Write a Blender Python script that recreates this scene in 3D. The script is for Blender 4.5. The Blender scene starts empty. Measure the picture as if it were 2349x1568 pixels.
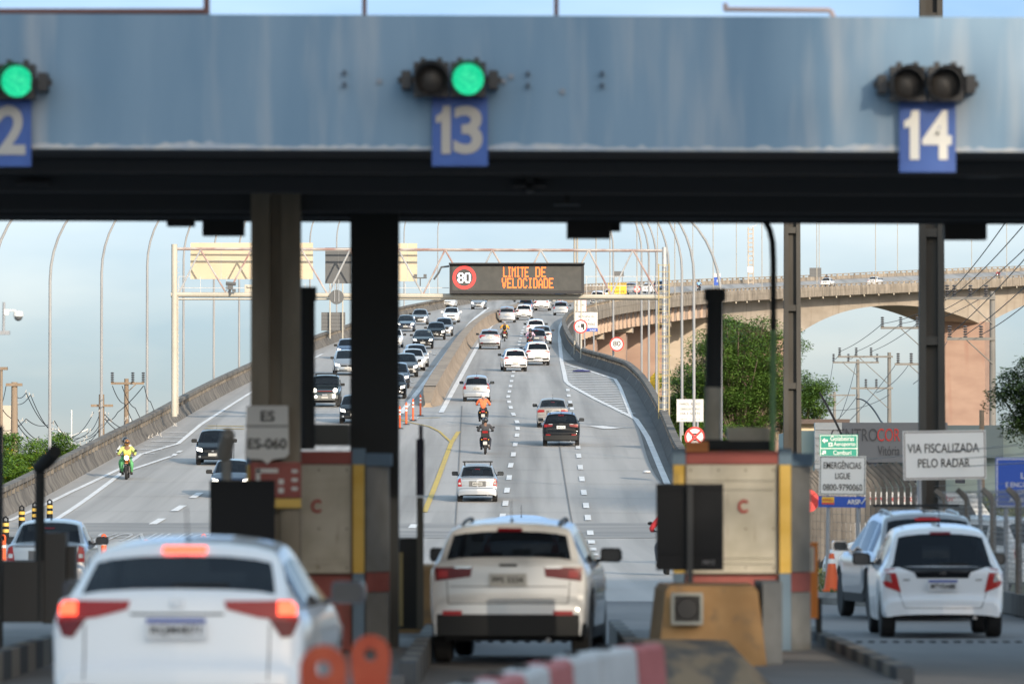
import bpy, math, random
from mathutils import Vector, Matrix
from mathutils.bvhtree import BVHTree
R=math.radians
SC=bpy.context.scene
COL=SC.collection
random.seed(7)
# ---------------------------------------------------------------- camera, sky, sun, exposure
F=13050.0; CXP=1174.5; CYP=784.0; CAMZ=1.85          # photo pixels at 2349 px width
TH=math.atan((1150-784)/F)
cam=bpy.data.cameras.new('camera'); camo=bpy.data.objects.new('camera',cam); COL.objects.link(camo)
cam.sensor_width=36; cam.lens=200; cam.clip_start=1; cam.clip_end=12000
camo.location=(0,0,CAMZ); camo.rotation_euler=(math.pi/2+TH,0,0)
cam.dof.use_dof=True; cam.dof.focus_distance=330; cam.dof.aperture_fstop=3.3
SC.camera=camo
SUN_AZ=R(24); SUN_EL=R(16.5)          # sun behind the camera, to the right
w=bpy.data.worlds.new('World'); SC.world=w; w.use_nodes=True
nt=w.node_tree; nt.nodes.clear()
sky=nt.nodes.new('ShaderNodeTexSky'); sky.sky_type='NISHITA'; sky.sun_disc=False
sky.sun_elevation=SUN_EL; sky.sun_rotation=math.pi-SUN_AZ
sky.air_density=1.0; sky.dust_density=.6; sky.ozone_density=3.0
bg=nt.nodes.new('ShaderNodeBackground'); bg.inputs[1].default_value=0.15
out=nt.nodes.new('ShaderNodeOutputWorld')
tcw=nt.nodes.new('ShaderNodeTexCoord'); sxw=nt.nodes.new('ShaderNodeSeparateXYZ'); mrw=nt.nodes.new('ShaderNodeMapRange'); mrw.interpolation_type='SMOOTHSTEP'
mrw.inputs[1].default_value=.10; mrw.inputs[2].default_value=.42       # unseen upper sky multiplied brighter as added fill light, low band toned down
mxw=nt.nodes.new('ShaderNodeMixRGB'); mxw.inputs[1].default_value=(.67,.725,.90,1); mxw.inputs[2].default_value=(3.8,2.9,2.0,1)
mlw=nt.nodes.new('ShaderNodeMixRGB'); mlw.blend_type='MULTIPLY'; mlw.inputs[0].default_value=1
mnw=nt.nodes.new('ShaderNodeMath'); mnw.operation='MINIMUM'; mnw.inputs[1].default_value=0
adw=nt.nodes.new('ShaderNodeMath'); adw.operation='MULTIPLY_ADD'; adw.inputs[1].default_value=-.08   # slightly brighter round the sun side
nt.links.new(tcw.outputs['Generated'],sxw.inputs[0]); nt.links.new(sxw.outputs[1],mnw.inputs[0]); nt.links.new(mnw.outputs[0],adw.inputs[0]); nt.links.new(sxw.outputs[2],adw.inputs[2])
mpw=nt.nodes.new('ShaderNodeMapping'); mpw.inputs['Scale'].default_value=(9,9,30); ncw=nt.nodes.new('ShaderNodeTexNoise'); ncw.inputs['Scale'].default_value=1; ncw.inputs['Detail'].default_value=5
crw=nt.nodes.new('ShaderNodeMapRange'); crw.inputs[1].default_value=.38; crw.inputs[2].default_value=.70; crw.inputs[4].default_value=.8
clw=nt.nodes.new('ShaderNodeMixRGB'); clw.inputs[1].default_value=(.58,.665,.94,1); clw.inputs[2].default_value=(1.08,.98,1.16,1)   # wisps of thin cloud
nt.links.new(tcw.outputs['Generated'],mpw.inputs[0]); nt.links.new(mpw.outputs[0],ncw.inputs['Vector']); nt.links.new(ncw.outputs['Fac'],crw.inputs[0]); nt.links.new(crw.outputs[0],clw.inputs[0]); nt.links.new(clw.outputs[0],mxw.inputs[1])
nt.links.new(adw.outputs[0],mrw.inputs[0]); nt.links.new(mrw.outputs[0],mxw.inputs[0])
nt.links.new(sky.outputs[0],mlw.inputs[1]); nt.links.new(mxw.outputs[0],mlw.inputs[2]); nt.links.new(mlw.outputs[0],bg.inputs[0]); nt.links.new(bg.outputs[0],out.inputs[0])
sl=bpy.data.lights.new('sun','SUN'); sl.energy=4.2; sl.angle=R(0.5); sl.color=(1.0,.86,.68)
so=bpy.data.objects.new('sun',sl); COL.objects.link(so)
TOSUN=Vector((math.sin(SUN_AZ)*math.cos(SUN_EL),-math.cos(SUN_AZ)*math.cos(SUN_EL),math.sin(SUN_EL)))
so.rotation_euler=TOSUN.to_track_quat('Z','Y').to_euler(); so.location=(60,-100,80)
SC.view_settings.view_transform='Standard'; SC.view_settings.look='None'
SC.view_settings.exposure=0.15; SC.view_settings.gamma=1
SC.cycles.max_bounces=6; SC.cycles.transparent_max_bounces=12
# ---------------------------------------------------------------- materials
MC={}
def mat(name,col=(.5,.5,.5),rough=.6,metal=0,noise=0,scale=(1,1,1),col2=None,coat=0,emit=None,estr=0,spec=.5,detail=4,ramp=(.35,.65),bump=0,noise2=None):
    if name in MC: return MC[name]
    m=bpy.data.materials.new(name); m.use_nodes=True; n=m.node_tree; b=n.nodes['Principled BSDF']
    b.inputs['Base Color'].default_value=(*col,1); b.inputs['Roughness'].default_value=rough
    b.inputs['Metallic'].default_value=metal; b.inputs['Specular IOR Level'].default_value=spec
    if coat: b.inputs['Coat Weight'].default_value=coat; b.inputs['Coat Roughness'].default_value=.06
    if emit: b.inputs['Emission Color'].default_value=(*emit,1); b.inputs['Emission Strength'].default_value=estr
    if col2 or bump:
        g=n.nodes.new('ShaderNodeNewGeometry'); mp=n.nodes.new('ShaderNodeMapping'); mp.inputs['Scale'].default_value=scale
        t=n.nodes.new('ShaderNodeTexNoise'); t.inputs['Scale'].default_value=1; t.inputs['Detail'].default_value=detail
        n.links.new(g.outputs['Position'],mp.inputs[0]); n.links.new(mp.outputs[0],t.inputs['Vector'])
        if col2:
            r=n.nodes.new('ShaderNodeValToRGB'); r.color_ramp.elements[0].position=ramp[0]; r.color_ramp.elements[1].position=ramp[1]
            r.color_ramp.elements[0].color=(*col,1); r.color_ramp.elements[1].color=(*col2,1)
            n.links.new(t.outputs['Fac'],r.inputs[0]); src=r.outputs[0]
            if noise2:
                c3,sc3,r3=noise2
                mp2=n.nodes.new('ShaderNodeMapping'); mp2.inputs['Scale'].default_value=sc3
                t2=n.nodes.new('ShaderNodeTexNoise'); t2.inputs['Scale'].default_value=1; t2.inputs['Detail'].default_value=5
                n.links.new(g.outputs['Position'],mp2.inputs[0]); n.links.new(mp2.outputs[0],t2.inputs['Vector'])
                rr=n.nodes.new('ShaderNodeValToRGB'); rr.color_ramp.elements[0].position=r3[0]; rr.color_ramp.elements[1].position=r3[1]
                rr.color_ramp.elements[0].color=(0,0,0,1); rr.color_ramp.elements[1].color=(1,1,1,1)
                n.links.new(t2.outputs['Fac'],rr.inputs[0])
                mx=n.nodes.new('ShaderNodeMixRGB'); mx.inputs[2].default_value=(*c3,1)
                n.links.new(rr.outputs[0],mx.inputs[0]); n.links.new(src,mx.inputs[1]); src=mx.outputs[0]
            n.links.new(src,b.inputs['Base Color'])
        if bump:
            bp=n.nodes.new('ShaderNodeBump'); bp.inputs['Strength'].default_value=bump; bp.inputs['Distance'].default_value=.05
            n.links.new(t.outputs['Fac'],bp.inputs['Height']); n.links.new(bp.outputs[0],b.inputs['Normal'])
    MC[name]=m; return m
def glassmat(name,tint,mixt,rough=.03):
    if name in MC: return MC[name]
    m=bpy.data.materials.new(name); m.use_nodes=True; n=m.node_tree; n.nodes.clear()
    o=n.nodes.new('ShaderNodeOutputMaterial'); p=n.nodes.new('ShaderNodeBsdfPrincipled'); t=n.nodes.new('ShaderNodeBsdfTransparent'); x=n.nodes.new('ShaderNodeMixShader')
    p.inputs['Base Color'].default_value=(.008,.011,.016,1); p.inputs['Roughness'].default_value=rough; p.inputs['Specular IOR Level'].default_value=.42
    t.inputs[0].default_value=(*tint,1); x.inputs[0].default_value=mixt
    n.links.new(t.outputs[0],x.inputs[1]); n.links.new(p.outputs[0],x.inputs[2]); n.links.new(x.outputs[0],o.inputs[0])
    MC[name]=m; return m
GLASS=glassmat('tinted_glass',(.42,.47,.50),.74)
CLEAR=glassmat('car_glass',(.75,.8,.82),.6)
def paint(name,c,metal=0,rough=.32): return mat('paint_'+name,c,rough,metal,coat=.9)
WHITE=paint('white',(.78,.79,.80)); SILVER=paint('silver',(.33,.345,.365),.5,.28); GREY=paint('grey',(.22,.22,.23),.5,.32)
DGREY=paint('dark_grey',(.075,.08,.085),.4); BLACK=mat('paint_black',(.006,.007,.009),.10,spec=.22); NAVY=paint('navy',(.02,.03,.055),.35)
BLUE=paint('blue',(.035,.07,.15),.4); PEARL=paint('pearl',(.66,.675,.685))
RUBBER=mat('rubber',(.018,.018,.019),.85); PLAST=mat('black_plastic',(.016,.017,.018),.6,spec=.3); DARK=mat('dark_interior',(.03,.03,.032),.8)
RIM=mat('rim_alloy',(.42,.43,.45),.35,.8); CHROME=mat('chrome',(.7,.7,.7),.15,1)
RED=mat('red_lens',(.24,.005,.007),.3,spec=.4,emit=(1,.03,.02),estr=.05); BRAKE=mat('brake_lit',(.8,.05,.03),.3,emit=(1,.085,.03),estr=3.2)
DRED=mat('dark_red_lens',(.14,.006,.010),.35,spec=.35)
CLRL=mat('clear_lens',(.5,.5,.5),.12,.3,coat=1); HEADON=mat('headlight_lit',(.9,.9,.85),.3,emit=(1,.93,.8),estr=3.5); AMBER=mat('amber_lens',(.7,.25,.02),.3,emit=(1,.5,.05),estr=.5)
PLATE=mat('plate_grey',(.42,.42,.40),.5); PLATEW=mat('plate_white',(.72,.73,.74),.5); INK=mat('ink_black',(.02,.02,.02),.6); PBLUE=mat('plate_blue',(.02,.06,.35),.5)
SKIN=mat('skin',(.22,.115,.07),.6)
def tag(o,label=None,cat=None,group=None,kind=None):
    if label: o['label']=label
    if cat: o['category']=cat
    if group: o['group']=group
    if kind: o['kind']=kind
    return o
def empty(name,loc=(0,0,0),rz=0,label=None,cat=None,group=None):
    o=bpy.data.objects.new(name,None); COL.objects.link(o); o.location=loc; o.rotation_euler=(0,0,rz); o.empty_display_size=.2
    return tag(o,label,cat,group)
class MB:
    def __init__(s): s.v=[]; s.f=[]; s.m=[]
    def add(s,vs,fs,m=0):
        b=len(s.v); s.v+=[tuple(x) for x in vs]; s.f+=[tuple(b+i for i in q) for q in fs]; s.m+=[m]*len(fs); return s
    def box(s,c,d,rz=0,m=0,taper=1,rx=0,ry=0):
        x,y,z=d[0]/2,d[1]/2,d[2]/2
        M=Matrix.Rotation(rz,3,'Z')@Matrix.Rotation(ry,3,'Y')@Matrix.Rotation(rx,3,'X')
        vs=[]
        for k in (-1,1):
            t=taper if k>0 else 1
            for a,b in ((-1,-1),(1,-1),(1,1),(-1,1)): vs.append(Vector(c)+M@Vector((a*x*t,b*y*t,k*z)))
        return s.add(vs,[(3,2,1,0),(4,5,6,7),(0,1,5,4),(1,2,6,5),(2,3,7,6),(3,0,4,7)],m)
    def tube(s,path,r,n=8,m=0,cap=True):
        P=[Vector(p) for p in path]; rs=r if isinstance(r,(list,tuple)) else [r]*len(P); rings=[]
        up0=None; b=len(s.v)
        for i,p in enumerate(P):
            d=(P[min(i+1,len(P)-1)]-P[max(i-1,0)])
            if d.length<1e-9: d=Vector((0,0,1))
            d.normalize()
            if up0 is None: u=d.orthogonal().normalized()
            else:
                u=up0-d*up0.dot(d)
                u=u.normalized() if u.length>1e-6 else d.orthogonal().normalized()
            up0=u; v=d.cross(u)
            for k in range(n):
                a=2*math.pi*k/n; s.v.append(tuple(p+(u*math.cos(a)+v*math.sin(a))*rs[i]))
        for i in range(len(P)-1):
            for k in range(n):
                k2=(k+1)%n; s.f.append((b+i*n+k,b+i*n+k2,b+(i+1)*n+k2,b+(i+1)*n+k)); s.m.append(m)
        if cap:
            s.f.append(tuple(b+k for k in range(n))[::-1]); s.m.append(m)
            e=b+(len(P)-1)*n; s.f.append(tuple(e+k for k in range(n))); s.m.append(m)
        return s
    def lathe(s,prof,c=(0,0,0),axis='Z',n=16,m=0):   # prof: (r,h)
        b=len(s.v); cc=Vector(c)
        for r,h in prof:
            for k in range(n):
                a=2*math.pi*k/n; x,y=r*math.cos(a),r*math.sin(a)
                p={'Z':(x,y,h),'Y':(x,h,y),'X':(h,x,y)}[axis]; s.v.append(tuple(cc+Vector(p)))
        for i in range(len(prof)-1):
            for k in range(n):
                k2=(k+1)%n; s.f.append((b+i*n+k,b+i*n+k2,b+(i+1)*n+k2,b+(i+1)*n+k)); s.m.append(m)
        if prof[0][0]>1e-6: s.f.append(tuple(b+k for k in range(n))[::-1]); s.m.append(m)
        e=b+(len(prof)-1)*n
        if prof[-1][0]>1e-6: s.f.append(tuple(e+k for k in range(n))); s.m.append(m)
        return s
    def prism(s,poly,a0,a1,axis='Y',m=0):     # poly 2d, extruded along axis from a0 to a1
        n=len(poly); b=len(s.v)
        def P(p,a): return {'Y':(p[0],a,p[1]),'X':(a,p[0],p[1]),'Z':(p[0],p[1],a)}[axis]
        for a in (a0,a1):
            for p in poly: s.v.append(P(p,a))
        s.f.append(tuple(b+k for k in range(n))); s.m.append(m); s.f.append(tuple(b+n+k for k in range(n))[::-1]); s.m.append(m)
        for k in range(n):
            k2=(k+1)%n; s.f.append((b+k,b+n+k,b+n+k2,b+k2)); s.m.append(m)
        return s
    def grid(s,rows,m=0,close=False):
        b=len(s.v); w=len(rows[0])
        for r in rows: s.v+=[tuple(p) for p in r]
        for i in range(len(rows)-1):
            for k in range(w if close else w-1):
                k2=(k+1)%w; s.f.append((b+i*w+k,b+i*w+k2,b+(i+1)*w+k2,b+(i+1)*w+k)); s.m.append(m)
        return s
    def ball(s,c,r,n=12,m=0):
        rx,ry,rz=r if isinstance(r,(tuple,list)) else (r,r,r); rows=[]
        h=n//2+1
        for i in range(h+1):
            t=math.pi*i/h; rows.append([(c[0]+rx*max(math.sin(t),1e-4)*math.cos(2*math.pi*k/n),c[1]+ry*max(math.sin(t),1e-4)*math.sin(2*math.pi*k/n),c[2]-rz*math.cos(t)) for k in range(n)])
        return s.grid(rows,m,True)
    def obj(s,name,mats,parent=None,smooth=False,loc=None,fix=True):
        if not isinstance(mats,(list,tuple)): mats=[mats]
        me=bpy.data.meshes.new(name); me.from_pydata(s.v,[],s.f)
        for m in mats: me.materials.append(m)
        me.polygons.foreach_set('material_index',s.m)
        if fix:
            import bmesh
            bm=bmesh.new(); bm.from_mesh(me); bmesh.ops.recalc_face_normals(bm,faces=bm.faces[:]); bm.to_mesh(me); bm.free()
        if smooth:
            me.polygons.foreach_set('use_smooth',[True]*len(me.polygons))
            try: me.set_sharp_from_angle(angle=R(smooth if smooth is not True else 40))
            except Exception: pass
        me.update()
        o=bpy.data.objects.new(name,me); COL.objects.link(o)
        if parent: o.parent=parent
        if loc: o.location=loc
        return o
def copy_tree(o,parent=None):
    c=o.copy(); COL.objects.link(c)
    if parent: c.parent=parent
    for ch in o.children: copy_tree(ch,c)
    return c
def text(s,c,wh,mt,parent=None,name='lettering',yaw=0,flat=False,bold=.0,rot180=False):
    cu=bpy.data.curves.new(name,'FONT'); cu.body=s; cu.align_x='CENTER'; cu.align_y='CENTER'; cu.offset=bold; cu.extrude=.004
    t=bpy.data.objects.new(name,cu); me=bpy.data.meshes.new_from_object(t); bpy.data.objects.remove(t)
    xs=[v.co.x for v in me.vertices]; ys=[v.co.y for v in me.vertices]
    cx,cy=(min(xs)+max(xs))/2,(min(ys)+max(ys))/2; sx=wh[0]/(max(xs)-min(xs)); sy=wh[1]/(max(ys)-min(ys))
    for v in me.vertices:
        x,y=(v.co.x-cx)*sx,(v.co.y-cy)*sy
        if rot180: x,y=-x,-y
        v.co=(x,y,v.co.z) if flat else (x,-v.co.z,y)
    me.materials.clear(); me.materials.append(mt)
    o=bpy.data.objects.new(name,me); COL.objects.link(o); o.location=c; o.rotation_euler=(0,0,yaw)
    if parent: o.parent=parent
    return o
# ---------------------------------------------------------------- pixel -> world
CT,ST=math.cos(TH),math.sin(TH)
def at(px,py,Y):
    v=(CYP-py)/F; u=(px-CXP)/F; k=Y/(CT-v*ST)
    return Vector((u*k,Y,CAMZ+(ST+v*CT)*k))
def pchip(pts):
    X=[p[0] for p in pts]; Yv=[p[1] for p in pts]; n=len(X)
    h=[X[i+1]-X[i] for i in range(n-1)]; d=[(Yv[i+1]-Yv[i])/h[i] for i in range(n-1)]
    m=[d[0]]+[0]*(n-2)+[d[-1]]
    for i in range(1,n-1):
        if d[i-1]*d[i]>0:
            w1=2*h[i]+h[i-1]; w2=h[i]+2*h[i-1]; m[i]=(w1+w2)/(w1/d[i-1]+w2/d[i])
    def f(x):
        if x<=X[0]: return Yv[0]+m[0]*(x-X[0])
        if x>=X[-1]: return Yv[-1]+m[-1]*(x-X[-1])
        lo=0
        while X[lo+1]<x: lo+=1
        t=(x-X[lo])/h[lo]; a=h[lo]
        return (1+2*t)*(1-t)**2*Yv[lo]+t*(1-t)**2*a*m[lo]+t*t*(3-2*t)*Yv[lo+1]+t*t*(t-1)*a*m[lo+1]
    return f
fE=pchip([(-60,0),(60,0),(120,.01),(150,.1),(170,.22),(180,.32),(191,.48),(201.5,.76),(212,1.2),(222.8,1.69),(280,4.7),(335,7.65),(400,11.1),(444,13.45),(520,17.4),(547,18.9),(612,22.0),(668,24.6),(720,26.9),(775,29.3),(840,32.3),(868,33.6),(905,35.4),(938,37),(970,38.6),(1030,41.9),(1100,45.6),(1200,50)])
fR=pchip([(120,7.6),(190,7.7),(230,7.7),(252,7.5),(300,7.9),(350,8.1),(382,7.8),(400,6.7),(422,5.1),(470,4.6),(511,4.65),(547,5.3),(612,8.0),(668,11.5),(720,15.8),(775,22),(840,32),(868,38.4),(905,48.5),(938,58.6),(970,69.8),(1030,92.7),(1100,122),(1200,168)])
fL=pchip([(120,-19.8),(240,-19.2),(266,-18.9),(293,-18.5),(322,-18.3),(349,-18),(373,-17.6),(450,-16),(520,-13.8),(585,-11.5),(635,-8.4),(700,-3.4),(775,4.5),(840,14.5),(905,30.5),(970,51.3),(1030,74),(1100,103),(1200,149)])
fM=pchip([(300,-5),(330,-4.85),(360,-4.7),(420,-4.3),(470,-3.9),(512,-3.35),(545,-2.35),(578,-.9),(600,.1),(640,1.9),(700,5.8),(775,13.3),(840,23.3),(905,39.5),(970,60.5),(1030,83.3),(1100,112.5),(1200,158)])
def sup(Y): return .05*min(1,max(0,(Y-570)/230))
def E(x,Y): return fE(Y)+sup(Y)*(fR(Y)-x)
def ground(px,py,y0=20):
    Y=y0; last=y0
    while Y<1400:
        p=at(px,py,Y)
        if p.z<E(p.x,Y):
            a,b=last,Y
            for _ in range(30):
                m=(a+b)/2; q=at(px,py,m)
                if q.z<E(q.x,m): b=m
                else: a=m
            q=at(px,py,b); return Vector((q.x,q.y,E(q.x,q.y)))
        last=Y; Y+=1.0
    q=at(px,py,1000); return Vector((q.x,q.y,E(q.x,1000)))
def slope(Y): return math.atan(fE(Y+1)-fE(Y-1))/1 if False else math.atan((fE(Y+2)-fE(Y-2))/4)
def heading(Y,f=None):
    f=f or fR; return -math.atan((f(Y+3)-f(Y-3))/6)
# ---------------------------------------------------------------- setting materials
ROAD=mat('road_concrete',(.34,.33,.32),.85,col2=(.44,.425,.41),scale=(.9,.012,.3),ramp=(.3,.7),noise2=((.215,.208,.20),(.75,.006,.2),(.47,.76)))
PLAZA=mat('plaza_asphalt',(.13,.13,.135),.85,col2=(.22,.215,.21),scale=(.5,.12,.3),ramp=(.3,.7),bump=.15)
SHOULD=mat('shoulder_asphalt',(.13,.128,.125),.9,col2=(.18,.175,.17),scale=(.8,.15,.3))
CONC=mat('stained_concrete',(.12,.108,.094),.9,col2=(.235,.21,.18),scale=(1.1,1.1,.35),ramp=(.3,.7),noise2=((.06,.055,.05),(1.6,1.6,.12),(.48,.70)))
MEDC=mat('dusty_concrete',(.27,.205,.145),.9,col2=(.38,.29,.21),scale=(.6,.25,1.2),ramp=(.3,.7),noise2=((.22,.18,.15),(1.2,1.2,.2),(.55,.8)))
BRC=mat('bridge_concrete',(.40,.335,.265),.9,col2=(.52,.445,.36),scale=(.10,.10,.6),ramp=(.3,.7),noise2=((.33,.26,.20),(.5,.5,.06),(.55,.8)))
BRPINK=mat('bridge_girder_paint',(.46,.345,.275),.9,col2=(.54,.42,.34),scale=(.15,.15,.4))
PIERC=mat('pier_rusty_concrete',(.29,.19,.15),.9,col2=(.40,.28,.22),scale=(.15,.15,.35),ramp=(.3,.7),noise2=((.30,.17,.13),(.5,.5,.08),(.58,.8)))
PARA=mat('parapet_streaked',(.24,.20,.155),.9,col2=(.42,.355,.28),scale=(.5,.5,.5),ramp=(.3,.7),noise2=((.14,.12,.10),(1.3,1.3,.12),(.48,.7)))
LINE=mat('line_white',(.82,.82,.82),.7,col2=(.68,.68,.68),scale=(2,1,1)); LINEY=mat('line_yellow',(.62,.45,.08),.7,col2=(.5,.36,.1),scale=(2,1,1))
GROUND=mat('dirt_ground',(.045,.05,.035),.95,col2=(.07,.07,.045),scale=(.05,.05,.05))
GRASS=mat('verge_grass',(.055,.075,.02),.95,col2=(.15,.14,.06),scale=(1.5,1.5,1.5))
KERB=mat('kerb_stone',(.16,.15,.14),.9,col2=(.25,.235,.215),scale=(2,2,3))
# ---------------------------------------------------------------- ground and road
ys=[]
y=-40
while y<1240: ys.append(y); y+=(8 if y<120 else 4)
g=MB(); g.box((0,2500,-.32),(12000,9000,.5)); tag(g.obj('ground',GROUND),kind='structure')
g=MB(); g.box((0,-170,-.06),(150,262,.1)); tag(g.obj('approach_pavement',mat('approach_concrete',(.34,.33,.31),.9,col2=(.28,.27,.26),scale=(.1,.1,.1))),kind='structure')
g=MB(); rows=[]
for y in ys:
    if y<172: rows.append([(x,y,E(0,y)+.02) for x in (-26,-19.6,-10,-5,0,5.2,9,14)])
g.grid(rows); tag(g.obj('plaza_pavement',PLAZA),kind='structure')
g=MB(); rows=[]
for y in ys:
    if y>=100:
        a,b=fL(y)-.35,fR(y)+.35
        if y<205: b=max(b,8)
        rows.append([(a+(b-a)*t/8,y,E(a+(b-a)*t/8,y)+(.026 if y<172 else 0)) for t in range(9)])
g.grid(rows); tag(g.obj('road',ROAD),kind='structure')
def strip(mb,pts,wd,dz=.03,m=0,step=3.0):
    P=[]
    for i in range(len(pts)-1):
        a,b=Vector(pts[i]),Vector(pts[i+1]); n=max(1,int((b-a).length/step))
        P+=[a+(b-a)*k/n for k in range(n)]
    P.append(Vector(pts[-1])); rows=[]
    for i,p in enumerate(P):
        d=(P[min(i+1,len(P)-1)]-P[max(i-1,0)]); d.z=0; d.normalize(); nx=Vector((d.y,-d.x,0))
        rows.append([(q.x,q.y,E(q.x,q.y)+(.026 if q.y<172 else 0)+dz) for q in (p-nx*wd/2,p+nx*wd/2)])
    mb.grid(rows,m)
def gp(l): return [ground(*p) for p in l]
lm=MB()
strip(lm,gp([(113,1202),(280,1084.6),(393,1047)]),.22); 
strip(lm,gp([(19,1196),(160,1130),(287.5,1069.5),(321.5,1043),(408.5,1018),(459.6,975),(564,908),(640,862),(740,812)]),.22)
for a,b in (((398,1046),(403,1041)),((408,1038.5),(416,1034))): strip(lm,gp([a,b]),.22)
for px,py,w2 in ((405,993,52),(393,1003,58),(378,1013,62),(362,1023,62),(345,1032,56),(335,1041,40)): strip(lm,gp([(px-w2/2,py),(px+w2/2,py)]),.4)
for a,b in (((441,1143),(459,1131)),((399,1173),(420,1160)),((350,1203),(372,1190)),((490,1108),(505,1099))): strip(lm,gp([a,b]),.3)
strip(lm,gp([(919.5,949),(1000,845),(1060,765),(1092,728),(1120,706)]),.32)
strip(lm,gp([(1011.7,947),(1055,868),(1097,792),(1120,758),(1141.6,732),(1160,716)]),.3)
for px,py in ((948,1208),): strip(lm,gp([(px-3,py+4),(px+4,py-5)]),.3)
lm2=MB()
DL=[(1152.7,1184.8),(1159.5,1155),(1163,1125),(1168,1096),(1171.6,1067.6),(1177.7,1042.6),(1182,1019.8),(1186,998.7),(1187.5,983),(1186,968),(1177.7,950.4),(1171.7,935),(1168,922),(1166,910),(1168.5,898.7),(1171,886),(1173.5,874.4),(1176,863),(1178,853),(1190.7,790.8),(1192,784),(1194,776.7),(1195.5,770),(1197,764),(1199,758),(1202,751),(1206,744),(1210,737),(1214,730)]
DR=[(1302.6,895),(1304.6,907.8),(1308,922.7),(1312,937.7),(1326,1026),(1327.7,1046),(1331.4,1072),(1335,1099),(1339.4,1130),(1344.5,1160),(1348.6,1187.7),(1354,1222.7),(1356.8,1244),(1359.8,1260.5),(1363,1273.8),(1368,1285.9)]
for L_ in (DL,DR):
    for i,p in enumerate(L_):
        a=ground(*p); q=ground(*L_[i+1]) if i<len(L_)-1 else a+(a-ground(*L_[i-1]))
        d=(q-a).normalized()*1.9
        if d.y<0: d=-d
        strip(lm2,[a-d*1.1,a+d*1.1],.23)
re_=gp([(1314,726.5),(1290,738.6),(1284.7,749.5),(1283.6,782.5),(1288,828),(1294.6,857),(1298,874.6),(1306.7,883.4),(1367,916.3),(1448,955.8),(1459,962.4),(1472,982),(1485.6,1003.7),(1531,1111)])
strip(lm,re_,.28)
strip(lm,gp([(1296.8,836),(1349.5,850.5),(1411,870),(1422,888),(1448,955)]),.22)
hl=pchip([(836,1297),(857,1295),(874,1299),(883,1307),(916,1367),(956,1449)]); hr=pchip([(836,1300),(850,1349),(869,1410),(888,1422),(955,1448)])
hy=843.0; hs=MB(); 
while hy<950:
    a,b=hl(hy)+2,hr(hy)-2
    if b-a>4: strip(hs,gp([(a,hy),(b,hy+1)]),.85,step=50)
    hy+=3.9
for pts,w2 in (([(1334,977),(1448,982)],.35),([(1365,977),(1405,984)],.9)): strip(lm,gp(pts),w2,step=60)
tag(lm.obj('road_marking',LINE),kind='structure'); tag(lm2.obj('road_marking',LINE),kind='structure'); tag(hs.obj('road_marking',LINE),kind='structure')
ly=MB()
strip(ly,gp([(973.6,1175),(1035,1016.5),(1052,990)]),.22); strip(ly,gp([(916,950),(915,962),(935,968),(985.7,979),(1008,990),(1035,1015)]),.13)
strip(ly,gp([(476,977),(560,978)]),.5,step=60); strip(ly,gp([(470,983),(560,984)]),.5,step=60); strip(ly,gp([(935,960),(1010,958)]),.3,step=60)
tag(ly.obj('road_marking',LINEY),kind='structure')
def drape(t):
    l=t.location
    for v in t.data.vertices: v.co.z=E(l.x+v.co.x,l.y+v.co.y)+.04-l.z
p0=ground(345,1233.5); wtx=(ground(479,1233.5)-ground(212,1233.5)).length
t=text('DIMINUA',(p0.x,p0.y,E(p0.x,p0.y)+.05),(wtx,7.5),LINE,name='road_marking',flat=True,rot180=True); drape(t); tag(t,kind='structure')
for px,py,s_ in ((938,813,'IVXVL'),(917,876,'H V'),(918,959.5,'H')):   # lane lettering facing the oncoming traffic
    p0=ground(px,py); t=text(s_[::-1],(p0.x,p0.y,p0.z+.08),(2.0 if len(s_)<4 else 4.2,4.5),LINE,name='road_marking',flat=True,rot180=True,bold=.02); drape(t); tag(t,kind='structure')
# dark expansion joints and cracks
JNT=mat('joint_dark',(.19,.185,.18),.9)
j=MB()
for yj in range(206,560,12):
    a,b=fM(max(yj,300))+.5,fR(yj)-.3; strip(j,[(a,yj,0),(b,yj-(b-a)*.16,0)],.07,step=60,dz=.024); strip(j,[(fL(yj)+.5,yj,0),(fM(max(yj,300))-.5,yj,0)],.06,step=60,dz=.024)
for xa,xb in ((-2.0,-2.9),(2.2,2.4)): strip(j,[(xa,200,0),(xb,330,0)],.05,dz=.024)
tag(j.obj('road_joint',JNT),kind='structure')
sh=MB(); rows=[]; 
for k in range(60):
    y=196+k*6; 
    if y<430:
        a=fR(y)-(1.25 if y<375 else 1.2); b=fR(y)-.25; rows.append([(x,y,E(x,y)+.016) for x in (a,(a+b)/2,b)])
sh.grid(rows); tag(sh.obj('road_shoulder',SHOULD),kind='structure')
# darker band across the road where the plaza slab meets the ramp
tb=MB(); rows=[]
for y in (196,200,205,209): rows.append([(x,y,E(x,y)+.012) for x in [-18+2.5*i for i in range(11)]])
tb.grid(rows); tag(tb.obj('road_band',mat('road_band_grey',(.22,.22,.22),.85,col2=(.34,.33,.32),scale=(.12,.5,1)) ),kind='structure')
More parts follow.
